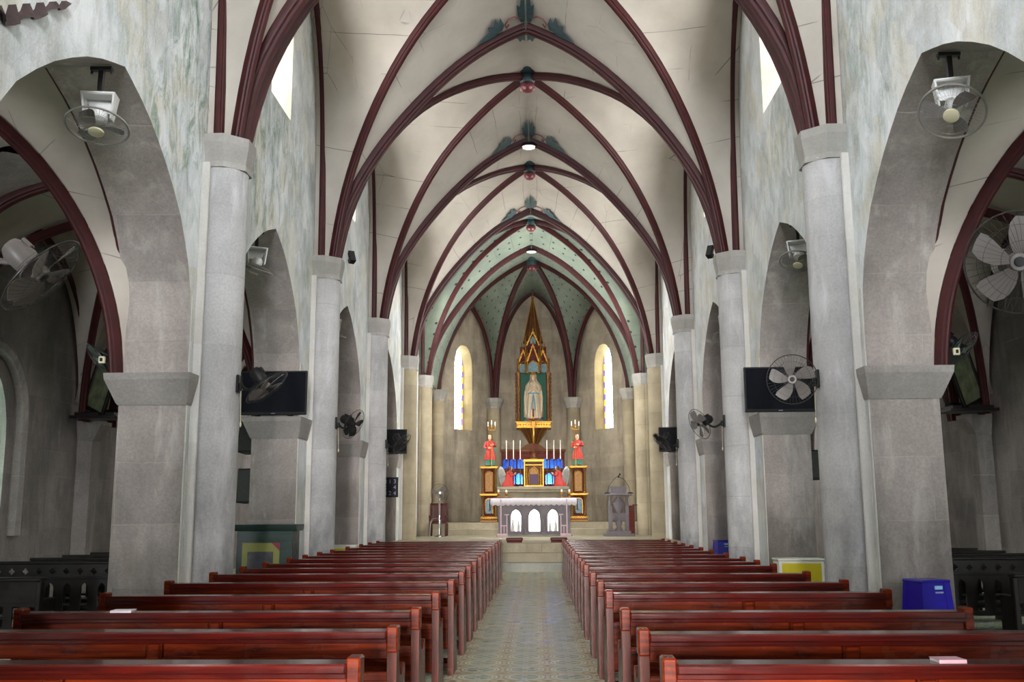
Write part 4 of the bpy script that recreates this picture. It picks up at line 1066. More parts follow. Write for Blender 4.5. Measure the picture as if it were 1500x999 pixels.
# ------------------------------------------------------------------ sanctuary
def ell(c, rx, ry, z, n=28, fold=0, k=9, ph=0, tw=0):
    return [(c[0]+rx*(1+fold*math.cos(k*a+ph))*math.cos(a), c[1]+ry*(1+fold*math.cos(k*a+ph))*math.sin(a), z) for a in (2*PI*i/n+tw for i in range(n))]
def hand(mb, c, d, up, s=1.0, curl=.3):
    """palm with five fingers; d pointing direction, up = back of the hand"""
    d = Vector(d).normalized(); up = Vector(up); up = (up-d*up.dot(d)).normalized(); sd = d.cross(up); c = Vector(c)
    mb.tube([c-d*.03*s, c+d*.0*s, c+d*.05*s, c+d*.085*s], [.024*s, .034*s, .04*s, .034*s], 8, flat=.55)
    for i, (o, l) in enumerate(((-.026, .062), (-.009, .072), (.009, .067), (.026, .052))):
        b = c+d*.08*s+sd*o*s; m = b+d*l*.55*s; e = b+d*l*s-up*curl*l*s
        mb.tube([b, m, e], [.0095*s, .009*s, .0065*s], 6)
    b = c+d*.015*s-sd*.034*s
    mb.tube([b, b+d*.03*s-sd*.022*s, b+d*.058*s-sd*.024*s], [.012*s, .011*s, .007*s], 6)
def head(mb, c, s=1.0, fwd=(0, -1, 0), tilt=0):
    """head with brow, nose, mouth and ears; s = head height"""
    m = Matrix.Translation(c) @ Matrix.Rotation(math.atan2(fwd[0], -fwd[1]), 4, 'Z') @ Matrix.Rotation(tilt, 4, 'X')
    old = mb.M; mb.M = m
    prof = [(-.5, .10, .12, .02), (-.46, .2, .22, -.02), (-.36, .27, .31, -.03), (-.22, .315, .36, -.02), (-.05, .34, .39, 0), (.12, .35, .41, .01), (.28, .32, .38, .02), (.4, .23, .28, .03), (.48, .10, .13, .03), (.5, .01, .01, .03)]
    mb.rings([ell((0, oy*s, 0), rx*s, ry*s, z*s, 20) for z, rx, ry, oy in prof])
    mb.add([(-.05*s, -.37*s, -.14*s), (.05*s, -.37*s, -.14*s), (0, -.48*s, -.13*s), (0, -.40*s, .08*s), (-.03*s, -.36*s, .06*s), (.03*s, -.36*s, .06*s)], [(0, 2, 1), (0, 4, 3, 2), (1, 2, 3, 5), (0, 1, 5, 4), (3, 4, 5)])
    for sx in (-1, 1):
        mb.ball((sx*.34*s, .03*s, -.02*s), .07*s, 8, 6, (.5, .8, 1.3)); mb.ball((sx*.13*s, -.345*s, .07*s), .045*s, 8, 6, (1.2, .6, .7))
    mb.ball((0, -.345*s, -.235*s), .07*s, 8, 6, (1.3, .45, .35))
    mb.M = old

def statue_lady(loc):
    t = empty('statue', loc); H = 2.06
    b = MB(); 
    prof = [(0.12, .30, .24, .05), (.2, .32, .25, .07), (.5, .29, .22, .08), (.85, .255, .19, .07), (1.15, .235, .17, .05), (1.36, .23, .16, .02), (1.5, .25, .15, .01), (1.62, .24, .14, 0), (1.69, .15, .11, 0), (1.73, .065, .065, 0), (1.78, .06, .06, 0)]
    b.rings([ell((0, 0), rx, ry, z, 44, f, 13) for z, rx, ry, f in prof]); 
    for sx in (-1, 1):
        b.tube([(sx*.22, 0, 1.58), (sx*.27, -.06, 1.35), (sx*.20, -.17, 1.27), (sx*.05, -.235, 1.40)], [.085, .075, .062, .04], 10)
    b.build('robe', M['robe_cream'], t)
    h = MB(); head(h, (0, -.02, 1.9), .28, tilt=.12)
    for sx in (-1, 1): hand(h, (sx*.022, -.245, 1.40), (-sx*.12, -.12, 1), (sx, 0, 0), 1.05, .05)
    h.build('face_and_hands', M['skin'], t)
    v = MB()      # veil and mantle: open at the front
    def arc_ring(rx, ry, z, a0, n=22, cy=0, th=.02, fold=.03):
        out = []
        for i in range(n): a = -PI/2+a0+(2*PI-2*a0)*i/(n-1); q = 1+fold*math.cos(a*11); out.append((rx*q*math.cos(a), cy+ry*q*math.sin(a), z))
        for i in range(n-1, -1, -1): a = -PI/2+a0+(2*PI-2*a0)*i/(n-1); out.append(((rx-th)*math.cos(a), cy+(ry-th)*math.sin(a), z))
        return out
    v.rings([arc_ring(*q) for q in ((.40, .28, .2, .95), (.41, .28, .5, .9), (.385, .26, .9, .85), (.36, .24, 1.2, .75), (.36, .23, 1.38, .7), (.33, .21, 1.54, .62), (.24, .17, 1.68, .62), (.155, .16, 1.78, .85), (.145, .17, 1.9, .8), (.14, .17, 2.0, .55), (.09, .11, 2.06, .3), (.03, .03, 2.075, .1))])
    for sx in (-1, 1): v.tube([(sx*.33, -.14, 1.32), (sx*.35, -.17, 1.0), (sx*.34, -.18, .6), (sx*.31, -.17, .3)], [.04, .055, .055, .03], 8)
    v.build('veil', M['robe_cream'], t)
    s = MB()
    s.rings([ell((0, 0), .236, .175, z, 36, .03, 13) for z in (1.18, 1.21, 1.25)])
    for dx, zz in ((-.06, .52), (.05, .46)): s.tube([(0, -.185, 1.2), (dx*.5, -.21, 1.0), (dx*1.2, -.23, .75), (dx*1.5, -.235, zz)], [.035, .07, .09, .075], 8, flat=.3)
    s.build('sash', M['robe_blue'], t)
    r = MB(); r.rings([ell((0, 0), rx, ry, z, 18, .1, 5) for z, rx, ry in ((0, .44, .3), (.08, .43, .29), (.15, .34, .25), (.17, .28, .2))]); r.build('base', M['rock'], t)
    c = MB(); c.rings([ell((0, -.0), rx, rx, z, 24, f, 8) for z, rx, f in ((2.03, .12, 0), (2.06, .13, 0), (2.13, .155, .12), (2.10, .11, 0), (2.06, .10, 0))]); c.build('crown', M['gold'], t)
    return tag(t, 'tall statue of a praying woman in cream robe and blue sash in the green niche', 'statue')
# altarpiece niche hung on the back wall
def gable(mb, xc, w, z0, zt, y0, y1, th=.045):
    mb.prism([(xc-w, z0), (xc, zt), (xc+w, z0), (xc+w-th*1.3, z0), (xc, zt-th*2.6), (xc-w+th*1.3, z0)], 'Y', y0, y1)
    for i in range(1, 5):
        for sx in (-1, 1):
            q = i/5; mb.ball((xc+sx*w*(1-q), (y0+y1)/2, z0+(zt-z0)*q+.02), .03, 8, 5)
    mb.ball((xc, (y0+y1)/2, zt+.05), .04, 8, 6); mb.lathe([(.03, 0), (.012, .03), (.004, .12)], (xc, (y0+y1)/2, zt+.06), 8)
t = empty('altarpiece', (0.0, 42.28, 4.7))
yb = -.02; yf = -1.15
X0 = .0
p = MB(); p.box(-.56, .56, -.30, -.26, .5, 3.0); p.build('niche_back', M['green_back'], t)
p = MB()
for sx in (-1, 1): p.box(sx*.70, sx*.545, -1.0, -.02, .48, 2.62, .01)
p.box(-.70, .70, -.26, -.02, .48, 3.3); p.build('case', M['redwood'], t)
for sx in (-1, 1):
    p = MB(); p.lathe([(.055, 0), (.07, .05), (.045, .1), (.045, 1.95), (.07, 2.02), (.085, 2.1)], (sx*.62, -1.03, .5), 12)
    for i in range(17): p.ring((sx*.62, -1.03, .66+i*.105), .05, .016, 10, 5)
    p.build('twisted_column', M['gold_dark'], t)
    p = MB(); p.tube([(sx*.74, -.99, .5), (sx*.74, -.99, 2.6)], .022, 6)
    for i in range(12): p.ball((sx*.745, -1.0, .6+i*.175), .035, 8, 5)
    p.build('beaded_edge', M['gold_dark'], t)
p = MB(); p.prism([(-.70, .28), (.70, .28), (.72, .50), (-.72, .50)], 'Y', -1.12, -.02); p.box(-.76, .76, -1.16, -.02, .46, .52, .012); p.box(-.74, .74, -1.14, -.02, .24, .29, .012)
for i in range(13): p.ball((-.66+i*.11, -1.13, .38), .035, 8, 5)
p.build('sill', M['gold'], t)
# bracket below: inverted pyramid with gilt ribs
p = MB(); p.add([(-.56, -1.05, .24), (.56, -1.05, .24), (.56, -.02, .24), (-.56, -.02, .24), (-.08, -.25, -.55), (.08, -.25, -.55), (.08, -.02, -.55), (-.08, -.02, -.55)], [(0, 1, 5, 4), (1, 2, 6, 5), (3, 0, 4, 7), (4, 5, 6, 7), (3, 2, 1, 0), (2, 3, 7, 6)]); p.build('bracket', M['brown'], t, smooth=0)
p = MB()
for xq in (-.58, -.36, -.14, .14, .36, .58): p.tube([(xq, -1.07, .24), (xq*.55, -.68, -.12), (xq*.15, -.27, -.55)], .022, 6)
p.ball((0, -.2, -.62), .10, 12, 8); p.build('bracket_rib', M['gold'], t)
# canopy
p = MB()
for xc in (-.40, 0, .40):
    w = .19 if xc else .22; yq = -.82 if xc else -1.08
    p.prism([(xc-w, 2.62), (xc+w, 2.62), (xc+w, 2.9)]+[(xc+w*math.cos(a)*.999, 2.9+.18*math.sin(a)) for a in (PI*.15, PI*.3, PI*.5, PI*.7, PI*.85)]+[(xc-w, 2.9)], 'Y', yq+.02, yq+.06)
p.build('canopy_panel', M['rock'], t)
p = MB()
for xc, w, z0, zt, y in ((0, .27, 3.05, 3.82, -1.12), (-.42, .22, 3.02, 3.62, -.88), (.42, .22, 3.02, 3.62, -.88), (0, .30, 3.76, 4.42, -.98)):
    gable(p, xc, w, z0, zt, y-.03, y+.03)
for xc, w, y in ((0, .23, -1.11), (-.41, .19, -.86), (.41, .19, -.86)):
    p.tube([(xc-w, y, 2.6), (xc-w, y, 2.86), (xc-w*.7, y, 3.0), (xc, y, 3.1), (xc+w*.7, y, 3.0), (xc+w, y, 2.86), (xc+w, y, 2.6)], .026, 6)
for xc, y, zt in ((-.24, -1.1, 3.6), (.24, -1.1, 3.6), (-.63, -.95, 3.35), (.63, -.95, 3.35), (-.5, -.6, 3.95), (.5, -.6, 3.95), (-.32, -.95, 4.25), (.32, -.95, 4.25)):
    p.lathe([(.045, 2.6), (.03, 2.65), (.03, zt-.35), (.055, zt-.33), (.04, zt-.28), (.004, zt)], (xc, y, 0), 8)
for xc in (-.62, -.24, .24, .62): p.ball((xc, -1.05, 2.6), .06, 10, 6)
p.build('gilt_gable', M['gold'], t)
p = MB()
for xc, w, z0, zt, y in ((0, .24, 3.08, 3.72, -1.09), (-.42, .19, 3.04, 3.54, -.85), (.42, .19, 3.04, 3.54, -.85)):
    p.prism([(xc-w, z0), (xc+w, z0), (xc, zt)], 'Y', y, y+.03)
p.box(-.56, .56, -.86, -.02, 3.0, 3.72); p.box(-.36, .36, -.86, -.05, 3.72, 4.1)
p.build('canopy_body', M['redwood'], t)
p = MB(); p.prism([(-.12, 3.85), (.12, 3.85), (.12, 4.0), (0, 4.16), (-.12, 4.0)], 'Y', -1.0, -.86); p.build('gable_panel', M['rock'], t)
SPZ = 3.95; TOP = 5.9
p = MB(); p.lathe([(.46, SPZ), (.40, SPZ+.2), (.02, TOP)], (0, -.55, 0), 8, PI/8); p.build('spire', M['brown'], t, smooth=0)
p = MB()
for k in range(8):
    a = 2*PI*k/8+PI/8; p.tube([(.46*math.cos(a), -.55+.46*math.sin(a), SPZ), (.41*math.cos(a), -.55+.41*math.sin(a), SPZ+.2), (.02*math.cos(a), -.55+.02*math.sin(a), TOP)], .018, 5)
p.ball((0, -.55, TOP+.05), .07, 10, 6); p.build('spire_rib', M['gold'], t)
tag(t, 'tall gilded canopy niche with slender spire on the back wall', 'altarpiece')
statue_lady((0.0, 41.55, 5.22))

# retable with blue glass arches
RY = 38.3
def arch_pts(xc, w, z0, z1, n=7):
    return [(xc-w, z0), (xc+w, z0)]+[(xc+w*math.cos(PI*i/n), z1-w+w*1.0*math.sin(PI*i/n)) for i in range(n+1)]
t = empty('retable', (-.03, RY, 1.1))
holes = []; arches = []
for x in (-1.05, -.77, -.49, .50, .78, 1.03): arches.append((x, .115, 2.04, 2.43)); 
for x in (-.83, -.53, .60, .89): arches.append((x, .125, 1.44, 1.86))
mats_ = plate([(-1.22, 1.32), (1.22, 1.32), (1.22, 2.74), (-1.22, 2.74)], [arch_pts(*a) for a in arches], .08)
link('carved_front', to_xz(mats_, 0), M['redwood'], t)
p = MB(); p.box(-1.22, 1.22, .10, .5, 0, 2.72); p.build('carcass', M['brown'], t)
for a in arches:
    p = MB(); p.box(a[0]-a[1]-.01, a[0]+a[1]+.01, .045, .06, a[2]-.01, a[3]+.02); p.build('blue_arch', M['blue_glass'], t)
p = MB(); p.box(-1.27, 1.27, -.07, .5, 2.68, 2.78, .015); p.box(-1.25, 1.25, -.06, .05, 1.92, 1.98, .01)
for i in range(22): p.ball((-1.2+i*.114, -.06, 2.64), .03, 8, 5)
p.prism([(-.5, 2.78), (.5, 2.78), (.28, 2.95), (0, 3.02), (-.28, 2.95)], 'Y', -.02, .3)
p.build('cornice', M['brown'], t)
p = MB(); p.box(-1.36, 1.36, -.66, .5, 1.22, 1.34, .015); p.box(-1.32, 1.32, -.60, .5, 1.12, 1.22, .01); p.build('mensa_shelf', M['step'], t)
p = MB(); p.box(-1.3, 1.3, -.4, .5, 0, 1.12, .01); p.build('mensa', M['step'], t)
tag(t, 'brown carved retable with rows of blue glass arches behind the altar', 'retable')
t = empty('tabernacle', (.0, RY-.12, 2.44))
p = MB(); p.box(-.36, .36, -.2, .07, 0, .98, .01); p.build('body', M['brown'], t)
p = MB()
for q in ((-.38, -.33), (.33, .38)): p.box(q[0], q[1], -.23, -.19, .0, 1.0, .006)
p.box(-.40, .40, -.25, -.15, .94, 1.04, .01); p.box(-.38, .38, -.235, -.19, .0, .05, .006); p.box(-.32, .32, -.23, -.19, .80, .84, .006)
for q in (-.27, .27): p.lathe([(.045, 0), (.03, .04), (.03, .62), (.05, .68)], (q, -.23, .06), 10)
p.tube([(-.19, -.22, .06), (-.19, -.22, .48), (-.13, -.22, .62), (0, -.22, .76), (.13, -.22, .62), (.19, -.22, .48), (.19, -.22, .06), (0, -.22, .06)], .026, 6, loop=True)
p.build('gilt_frame', M['gold'], t)
p = MB(); p.prism([(-.18, .07), (.18, .07), (.18, .46), (-.18, .46)], 'Y', -.215, -.20); p.build('veil', M['purple'], t)
p = MB(); p.prism([(-.17, .47), (.17, .47), (.12, .6), (0, .72), (-.12, .6)], 'Y', -.215, -.20); p.build('tympanum', M['gold_dark'], t)
tag(t, 'gold-framed tabernacle with purple veil at the middle of the retable', 'tabernacle')
for x, i in ((-1.05, 0), (-.78, 1), (-.52, 2), (.51, 3), (.78, 4), (1.03, 5)):
    t = empty('altar_candle', (x, RY-.20, 2.44))
    p = MB(); p.lathe([(.07, 0), (.07, .02), (.02, .05), (.016, .45), (.03, .5), (.016, .55), (.016, .98), (.05, 1.02), (.03, 1.05)], (0, 0, 0), 12); p.build('candlestick', M['gold_dark'], t)
    p = MB(); p.lathe([(.02, 1.04), (.019, 1.76), (.004, 1.78)], (0, 0, 0), 10); p.build('candle', M['wax'], t)
    w_ = ['leftmost', 'second from the left', 'third from the left', 'fourth from the left, right of the crucifix', 'fifth from the left', 'rightmost'][i]
    tag(t, 'tall thin white candle on the retable, %s' % w_, 'candle', 'six tall candles on the retable')
# crucifix
t = empty('crucifix', (0, RY-.25, 3.48))
p = MB(); p.box(-.035, .035, 0, .03, .22, 1.95, .005); p.box(-.27, .27, 0, .03, 1.5, 1.57, .005); p.build('cross', M['redwood'], t)
p = MB(); p.lathe([(.16, 0), (.16, .04), (.07, .09), (.05, .16), (.07, .22)], (0, .015, 0), 14); p.build('foot', M['gold_dark'], t)
p = MB()
p.tube([(0, -.02, .62), (0, -.05, .82), (.01, -.055, 1.02), (0, -.03, 1.18), (0, -.04, 1.36), (0, -.05, 1.46)], [.03, .04, .045, .06, .085, .06], 10, flat=.8)
for sx in (-1, 1): p.tube([(sx*.05, -.04, 1.46), (sx*.14, -.03, 1.49), (sx*.25, -.01, 1.53)], [.028, .022, .014], 8)
head(p, (0, -.075, 1.58), .13, tilt=.3); p.build('figure', M['gold'], t)
tag(t, 'wooden crucifix standing before the gilded bracket', 'crucifix')
# gold two-tier pedestals
for s in (-1, 1):
    t = empty('pedestal', (s*1.70 - .01, 38.0, 1.1)); sd = 'left' if s < 0 else 'right'
    p = MB(); p.box(-.33, .33, -.33, .3, 0, .10, .015); p.frustum([(-.33, -.33), (.33, -.33), (.33, .3), (-.33, .3)], .10, [(-.27, -.27), (.27, -.27), (.27, .27), (-.27, .27)], .24); p.build('base', M['gold_dark'], t)
    for zz, z1 in ((.24, 1.0), (1.06, 2.03)):
        p = MB(); p.box(-.22, .22, -.2, .24, zz, z1); p.build('core', M['redwood'], t)
        p = MB(); p.prism(arch_pts(0, .13, zz+.1, z1-.12), 'Y', -.215, -.2); p.build('niche_panel', M['rock'] if zz < 1 else M['gold_dark'], t)
        p = MB(); p.tube([(x, -.225, z) for x, z in arch_pts(0, .145, zz+.08, z1-.10)], .018, 6, loop=True); p.build('niche_frame', M['gold'], t)
        for q in (-.24, .24):
            p = MB(); p.lathe([(.06, zz), (.06, zz+.05), (.042, zz+.08), (.038, z1-.16), (.05, z1-.13), (.075, z1)], (q, -.25, 0), 12)
            if zz > 1:
                for i in range(9): p.ring((q, -.25, zz+.12+i*.075), .042, .012, 10, 5)
            p.build('column', M['gold_dark'], t)
    for zz in (1.0, 2.03):
        p = MB(); p.box(-.33, .33, -.34, .3, zz, zz+.06, .012); p.box(-.36, .36, -.37, .3, zz+.04, zz+.075, .008); p.build('cornice', M['gold'], t)
    p = MB()
    for i in range(7): p.ring((-.27+i*.09, -.30, .17), .035, .014, 10, 5, 'Y')
    p.build('scrollwork', M['gold'], t)
    tag(t, 'gilded two-tier pedestal with colonnettes %s of the altar' % sd, 'pedestal')
    # angel statue with candelabrum
    t = empty('statue', (s*1.68, 38.0, 3.205))
    b = MB(); b.rings([ell((0, 0), rx, ry, z, 36, f, 11) for z, rx, ry, f in ((0.03, .19, .16, .08), (.12, .175, .15, .1), (.38, .155, .13, .08))]); b.build('skirt', M['robe_green'], t)
    b = MB(); b.rings([ell((0, 0), rx, ry, z, 36, f, 11) for z, rx, ry, f in ((.26, .21, .17, .07), (.45, .19, .16, .05), (.62, .15, .125, .03), (.72, .145, .115, 0), (.86, .165, .115, 0), (.95, .15, .1, 0), (1.0, .07, .06, 0))])
    o = -s*.07
    b.tube([(-.15, 0, .92), (-.2, -.04, .74), (-.12+o*.4, -.15, .70)], [.058, .05, .036], 8); b.tube([(.15, 0, .92), (.2, -.04, .78), (.12+o*.4, -.15, .82)], [.058, .05, .036], 8)
    b.build('tunic', M['robe_red'], t)
    b = MB(); b.tube([(0, 0, .98), (0, -.01, 1.06)], .045, 8); head(b, (0, -.015, 1.13), .2)
    hand(b, (-.09+o*.6, -.17, .70), (1, -.15, .1), (0, -1, 0), .75, .6); hand(b, (.09+o*.6, -.17, .82), (-1, -.15, .1), (0, -1, 0), .75, .6)
    b.build('skin', M['skin'], t)
    b = MB(); b.rings([ell((0, .03), rx, ry, z, 18, .05, 7) for z, rx, ry in ((1.02, .09, .05), (1.1, .095, .07), (1.18, .085, .09), (1.235, .05, .06), (1.245, .01, .01))]); b.build('hair', M['hair'], t)
    b = MB()
    for i in range(3): b.rings([[(sx_*q[0], .11+.02*i, q[1]) for sx_ in (1,) for q in ((.04, .9-.1*i), (.2+.02*i, 1.0-.05*i), (.22, .7-.1*i), (.12, .35-.03*i))], [(q[0], .13+.02*i, q[1]) for q in ((.04, .9-.1*i), (.2+.02*i, 1.0-.05*i), (.22, .7-.1*i), (.12, .35-.03*i))]])
    for i in range(3): b.rings([[(-q[0], .11+.02*i, q[1]) for q in ((.04, .9-.1*i), (.2+.02*i, 1.0-.05*i), (.22, .7-.1*i), (.12, .35-.03*i))], [(-q[0], .13+.02*i, q[1]) for q in ((.04, .9-.1*i), (.2+.02*i, 1.0-.05*i), (.22, .7-.1*i), (.12, .35-.03*i))]])
    b.build('wings', M['robe_green'], t)
    b = MB(); b.lathe([(.2, 0), (.2, .03), (.17, .05)], (0, 0, 0), 20); b.build('base', M['redwood'], t)
    tag(t, 'standing angel statue in red tunic and green skirt on the %s gilded pedestal' % sd, 'statue', 'candle-bearing angel statues')
    t = empty('candelabrum', (s*1.68-s*.075+(0 if s < 0 else 0), 37.81, 3.2))
    p = MB(); p.lathe([(.05, 0), (.05, .02), (.014, .04), (.014, 1.42), (.03, 1.45), (.014, 1.48), (.014, 1.58), (.03, 1.6)], (0, 0, 0), 10)
    for sx in (-1, 1): p.tube([(0, 0, 1.42), (sx*.06, 0, 1.38), (sx*.13, 0, 1.42), (sx*.14, 0, 1.52)], .012, 6); p.lathe([(.008, 1.5), (.03, 1.53), (.03, 1.54)], (sx*.14, 0, 0), 8)
    p.ring((0, 0, 1.44), .13, .01, 20, 5); p.build('stem', M['gold'], t)
    for x, z in ((0, 1.6), (-.14, 1.54), (.14, 1.54)): p = MB(); p.lathe([(.02, 0), (.019, .16), (.006, .18)], (x, 0, z), 8); p.build('candle', M['wax'], t)
    tag(t, 'gilt three-candle candelabrum held by the %s angel statue' % sd, 'candelabrum')
    # kneeling angel beside the retable
    t = empty('statue', (s*1.0, RY-.47, 2.445)); f = -s
    b = MB(); b.rings([ell((f*ox, 0), rx, ry, z, 32, fo, 10) for z, rx, ry, ox, fo in ((0, .24, .17, -.02, .08), (.1, .22, .17, -.01, .08), (.22, .17, .15, .03, .05), (.34, .14, .13, .05, .02), (.46, .14, .12, .06, 0), (.54, .12, .09, .07, 0), (.58, .05, .05, .08, 0))])
    for sy in (-1, 1): b.tube([(f*.07, sy*.12, .52), (f*.14, sy*.14, .40), (f*.25, sy*.03, .44)], [.05, .045, .032], 8)
    b.build('robe', M['robe_red'], t)
    b = MB(); b.tube([(f*.08, 0, .56), (f*.09, 0, .62)], .04, 8); head(b, (f*.11, 0, .68), .17, fwd=(f, 0, 0), tilt=.1)
    for sy in (-1, 1): hand(b, (f*.27, sy*.014, .46), (f*.6, 0, .8), (0, sy, 0), .6, .05)
    b.build('skin', M['skin'], t)
    b = MB(); b.rings([ell((f*.085, 0), rx, ry, z, 16, .05, 6) for z, rx, ry in ((.6, .06, .075), (.68, .075, .085), (.74, .07, .075), (.775, .03, .03))]); b.build('hair', M['hair'], t)
    for sy in (-1, 1):
        wv = [(-.06, .46), (-.12, .62), (-.2, .74), (-.27, .76), (-.33, .66), (-.34, .46), (-.30, .26), (-.24, .10), (-.16, .22), (-.09, .34)]
        b = MB(); b.M = Matrix.Rotation(f*sy*R(14), 4, 'Z'); b.prism([(f*x, z) for x, z in wv], 'Y', sy*.07, sy*.07+.025)
        for i in range(4): b.prism([(f*(x*.85-.02), z*.9-.03*i) for x, z in wv], 'Y', sy*.095+.0, sy*.095+.006+.004*i)
        b.build('wing', M['wing'], t)
    tag(t, 'kneeling angel figure in red with white wings at the %s end of the retable' % sd, 'statue', 'kneeling angels beside the tabernacle')
# altar table
AY = 33.3
t = empty('altar', (.02, AY, .69))
hs = []
ax_ = [(-.62, .165), (0, .175), (.62, .165)]
def og2(xc, w, z0, z1): return [(xc-w, z0), (xc+w, z0), (xc+w, z1-w*1.5), (xc+w*.88, z1-w*.85), (xc+w*.55, z1-w*.33), (xc, z1), (xc-w*.55, z1-w*.33), (xc-w*.88, z1-w*.85), (xc-w, z1-w*1.5)]
link('front_slab', to_xz(plate([(-1.2, .06), (1.2, .06), (1.2, 1.16), (-1.2, 1.16)], [og2(x, w, .17, .88) for x, w in ax_], .10), .05), M['marble'], t)
p = MB(); p.box(-1.2, 1.2, .14, .95, .06, 1.16); p.build('body', M['marble'], t)
p = MB(); p.box(-1.26, 1.26, -.06, 1.0, 0, .06, .01); p.build('plinth', M['step_grey'], t)
p = MB(); p.box(-1.42, 1.42, -.12, 1.05, 1.16, 1.25, .012); p.build('table_top', M['marble'], t)
for x, w in ax_:
    p = MB(); p.box(x-w-.01, x+w+.01, .105, .125, .16, .89); po = p.build('niche_glass', M['mirror'], t)
    p = MB(); p.tube([(q, -.008, z) for q, z in og2(x, w+.05, .15, .95)[1:]+[og2(x, w+.05, .15, .95)[0]]], .018, 6); p.build('niche_moulding', M['marble'], t)
    if x:
        for dx in (-.1, .09):
            p = MB(); p.rings([ell((x+dx, .06), r_, r_*.5, z, 12) for z, r_ in ((.17, .06), (.3, .055), (.42, .045), (.46, .022), (.5, .034), (.54, .03), (.56, .01))]); p.build('niche_figure', M['wing'], po)
for x in (-.31, .31):
    p = MB(); p.lathe([(.06, .06), (.06, .12), (.035, .15), (.035, .52), (.06, .58)], (x, -.02, 0), 14); p.build('niche_column', M['marble'], t)
tag(t, 'grey marble altar table with three bright pointed niches', 'altar')
# cloth with scalloped lace hem
c = MB(); zt = .69+1.258; hx, y0_, y1_ = 1.44, AY-.14, AY+1.07
n = 64; top = []; 
front = [(-hx+2*hx*i/n, y0_) for i in range(n+1)]
def drop(i): return .20+.055*abs(math.sin(PI*i/n*17))
fr1 = [(x, y-.012+.012*math.sin(i*2.1), zt-.01) for i, (x, y) in enumerate(front)]
vs = []; fs = []
for i, (x, y) in enumerate(front):
    vs += [(x, y1_, zt), (x, y+.02, zt), (x, y, zt-.02), (x, y-.015+.01*math.sin(i*1.9), zt-.12), (x, y-.01+.014*math.sin(i*1.9), zt-drop(i))]
for i in range(n):
    for k in range(4): a = i*5+k; fs.append((a, a+1, a+6, a+5))
o_ = len(vs)
for sx in (-1, 1):
    b0 = len(vs); m_ = 20
    for j in range(m_+1):
        y = y0_+(y1_-y0_)*j/m_; q = j/m_
        vs += [(sx*hx, y, zt), (sx*(hx+.03), y, zt-.04), (sx*(hx+.06+.012*math.sin(j*2)), y, zt-.22), (sx*(hx+.05+.015*math.sin(j*2)), y-.05*(1-q), zt-.34-.07*abs(math.sin(j*1.4)))]
    for j in range(m_):
        for k in range(3): a = b0+j*4+k; fs.append((a, a+1, a+5, a+4))
c.add(vs, fs); oc = c.build('altar_cloth', M['lace'], smooth=50)
md = oc.modifiers.new('thick', 'SOLIDIFY'); md.thickness = .008
tag(oc, 'white lace-edged cloth draped over the marble altar table', 'tablecloth')
for x, s in ((-1.08, -1), (1.09, 1)):
    sd = 'left' if s < 0 else 'right'
    t = empty('pole_stand', (x, AY-.42, .69))
    p = MB(); p.box(-.12, .22, -.12, .12, 0, .10, .01) if s < 0 else p.box(-.22, .12, -.12, .12, 0, .10, .01); p.build('foot_block', M['pinkish'], t)
    p = MB(); p.box(-.02, .02, -.02, .02, .10, 1.22, .004); p.build('post', M['pinkish'], t)
    p = MB(); p.box(-s*.02, -s*.2, -.015, .015, .34, .38, .004); p.box(-s*.18, -s*.215, -.018, .018, .10, .72, .004); p.box(-s*.12, -s*.27, -.03, .03, .70, .735, .004); p.box(-s*.09, -s*.115, -.015, .015, .10, .35); p.build('side_bracket', M['pinkish'], t)
    tag(t, 'slim pale pink post stand on block foot before the altar, %s end' % sd, 'stand')
    t = empty('missal_stand', (x*.98, AY+.25, zt+.006))
    p = MB(); p.box(-.32, .32, -.2, .2, 0, .022, .006); p.build('tray', M['redwood'], t)
    for q in (-.12, .14):
        p = MB(); p.lathe([(.05, .022), (.05, .04), (.02, .06), (.03, .12), (.05, .15), (.045, .2)], (q, 0, 0), 12); p.build('candle_cup', M['gold'], t)
        p = MB(); p.lathe([(.03, .2), (.03, .28), (.005, .285)], (q, 0, 0), 10); p.build('candle', M['wax'], t)
    tag(t, 'red tray with two small candle holders on the altar, %s end' % sd, 'candle holder')
# kneelers on the top step
for x0, x1, w_ in ((-.73, -.27, 'left'), (.47, .93, 'right')):
    t = empty('kneeling_stool', ((x0+x1)/2, 27.2, .69)); h = (x1-x0)/2
    p = MB(); p.box(-h, h, -.12, .12, .04, .13, .025); p.build('cushion', M['kneel'], t)
    p = MB(); p.box(-h+.02, h-.02, -.1, .1, 0, .045, .006); p.build('base', M['redwood'], t)
    tag(t, 'maroon cushioned kneeler at the %s of the sanctuary step edge' % w_, 'kneeler')
# ambo
t = empty('lectern', (2.80, 33.0, .69))
p = MB(); p.prism([(-.46, -.4), (.46, -.4), (.52, 0), (.46, .4), (-.46, .4), (-.52, 0)], 'Z', 0, .08); p.prism([(-.36, -.3), (.36, -.3), (.4, 0), (.36, .3), (-.36, .3), (-.4, 0)], 'Z', .08, .17); p.build('base', M['marble'], t)
for x in (-.27, .27):
    p = MB(); p.box(x-.06, x+.06, -.12, .12, .17, .98, .01); p.lathe([(.08, 0), (.05, .06), (.045, .26), (.08, .34)], (x*1.05, 0, .98), 12); p.build('side_post', M['marble'], t)
p = MB(); p.rings([ell((0, -.02), rx, ry, z, 20) for z, rx, ry in ((.17, .16, .1), (.3, .07, .06), (.45, .12, .08), (.6, .05, .05), (.75, .08, .07), (.95, .16, .1), (1.08, .2, .12), (1.18, .12, .09), (1.28, .06, .05))]); p.build('carved_shaft', M['marble'], t)
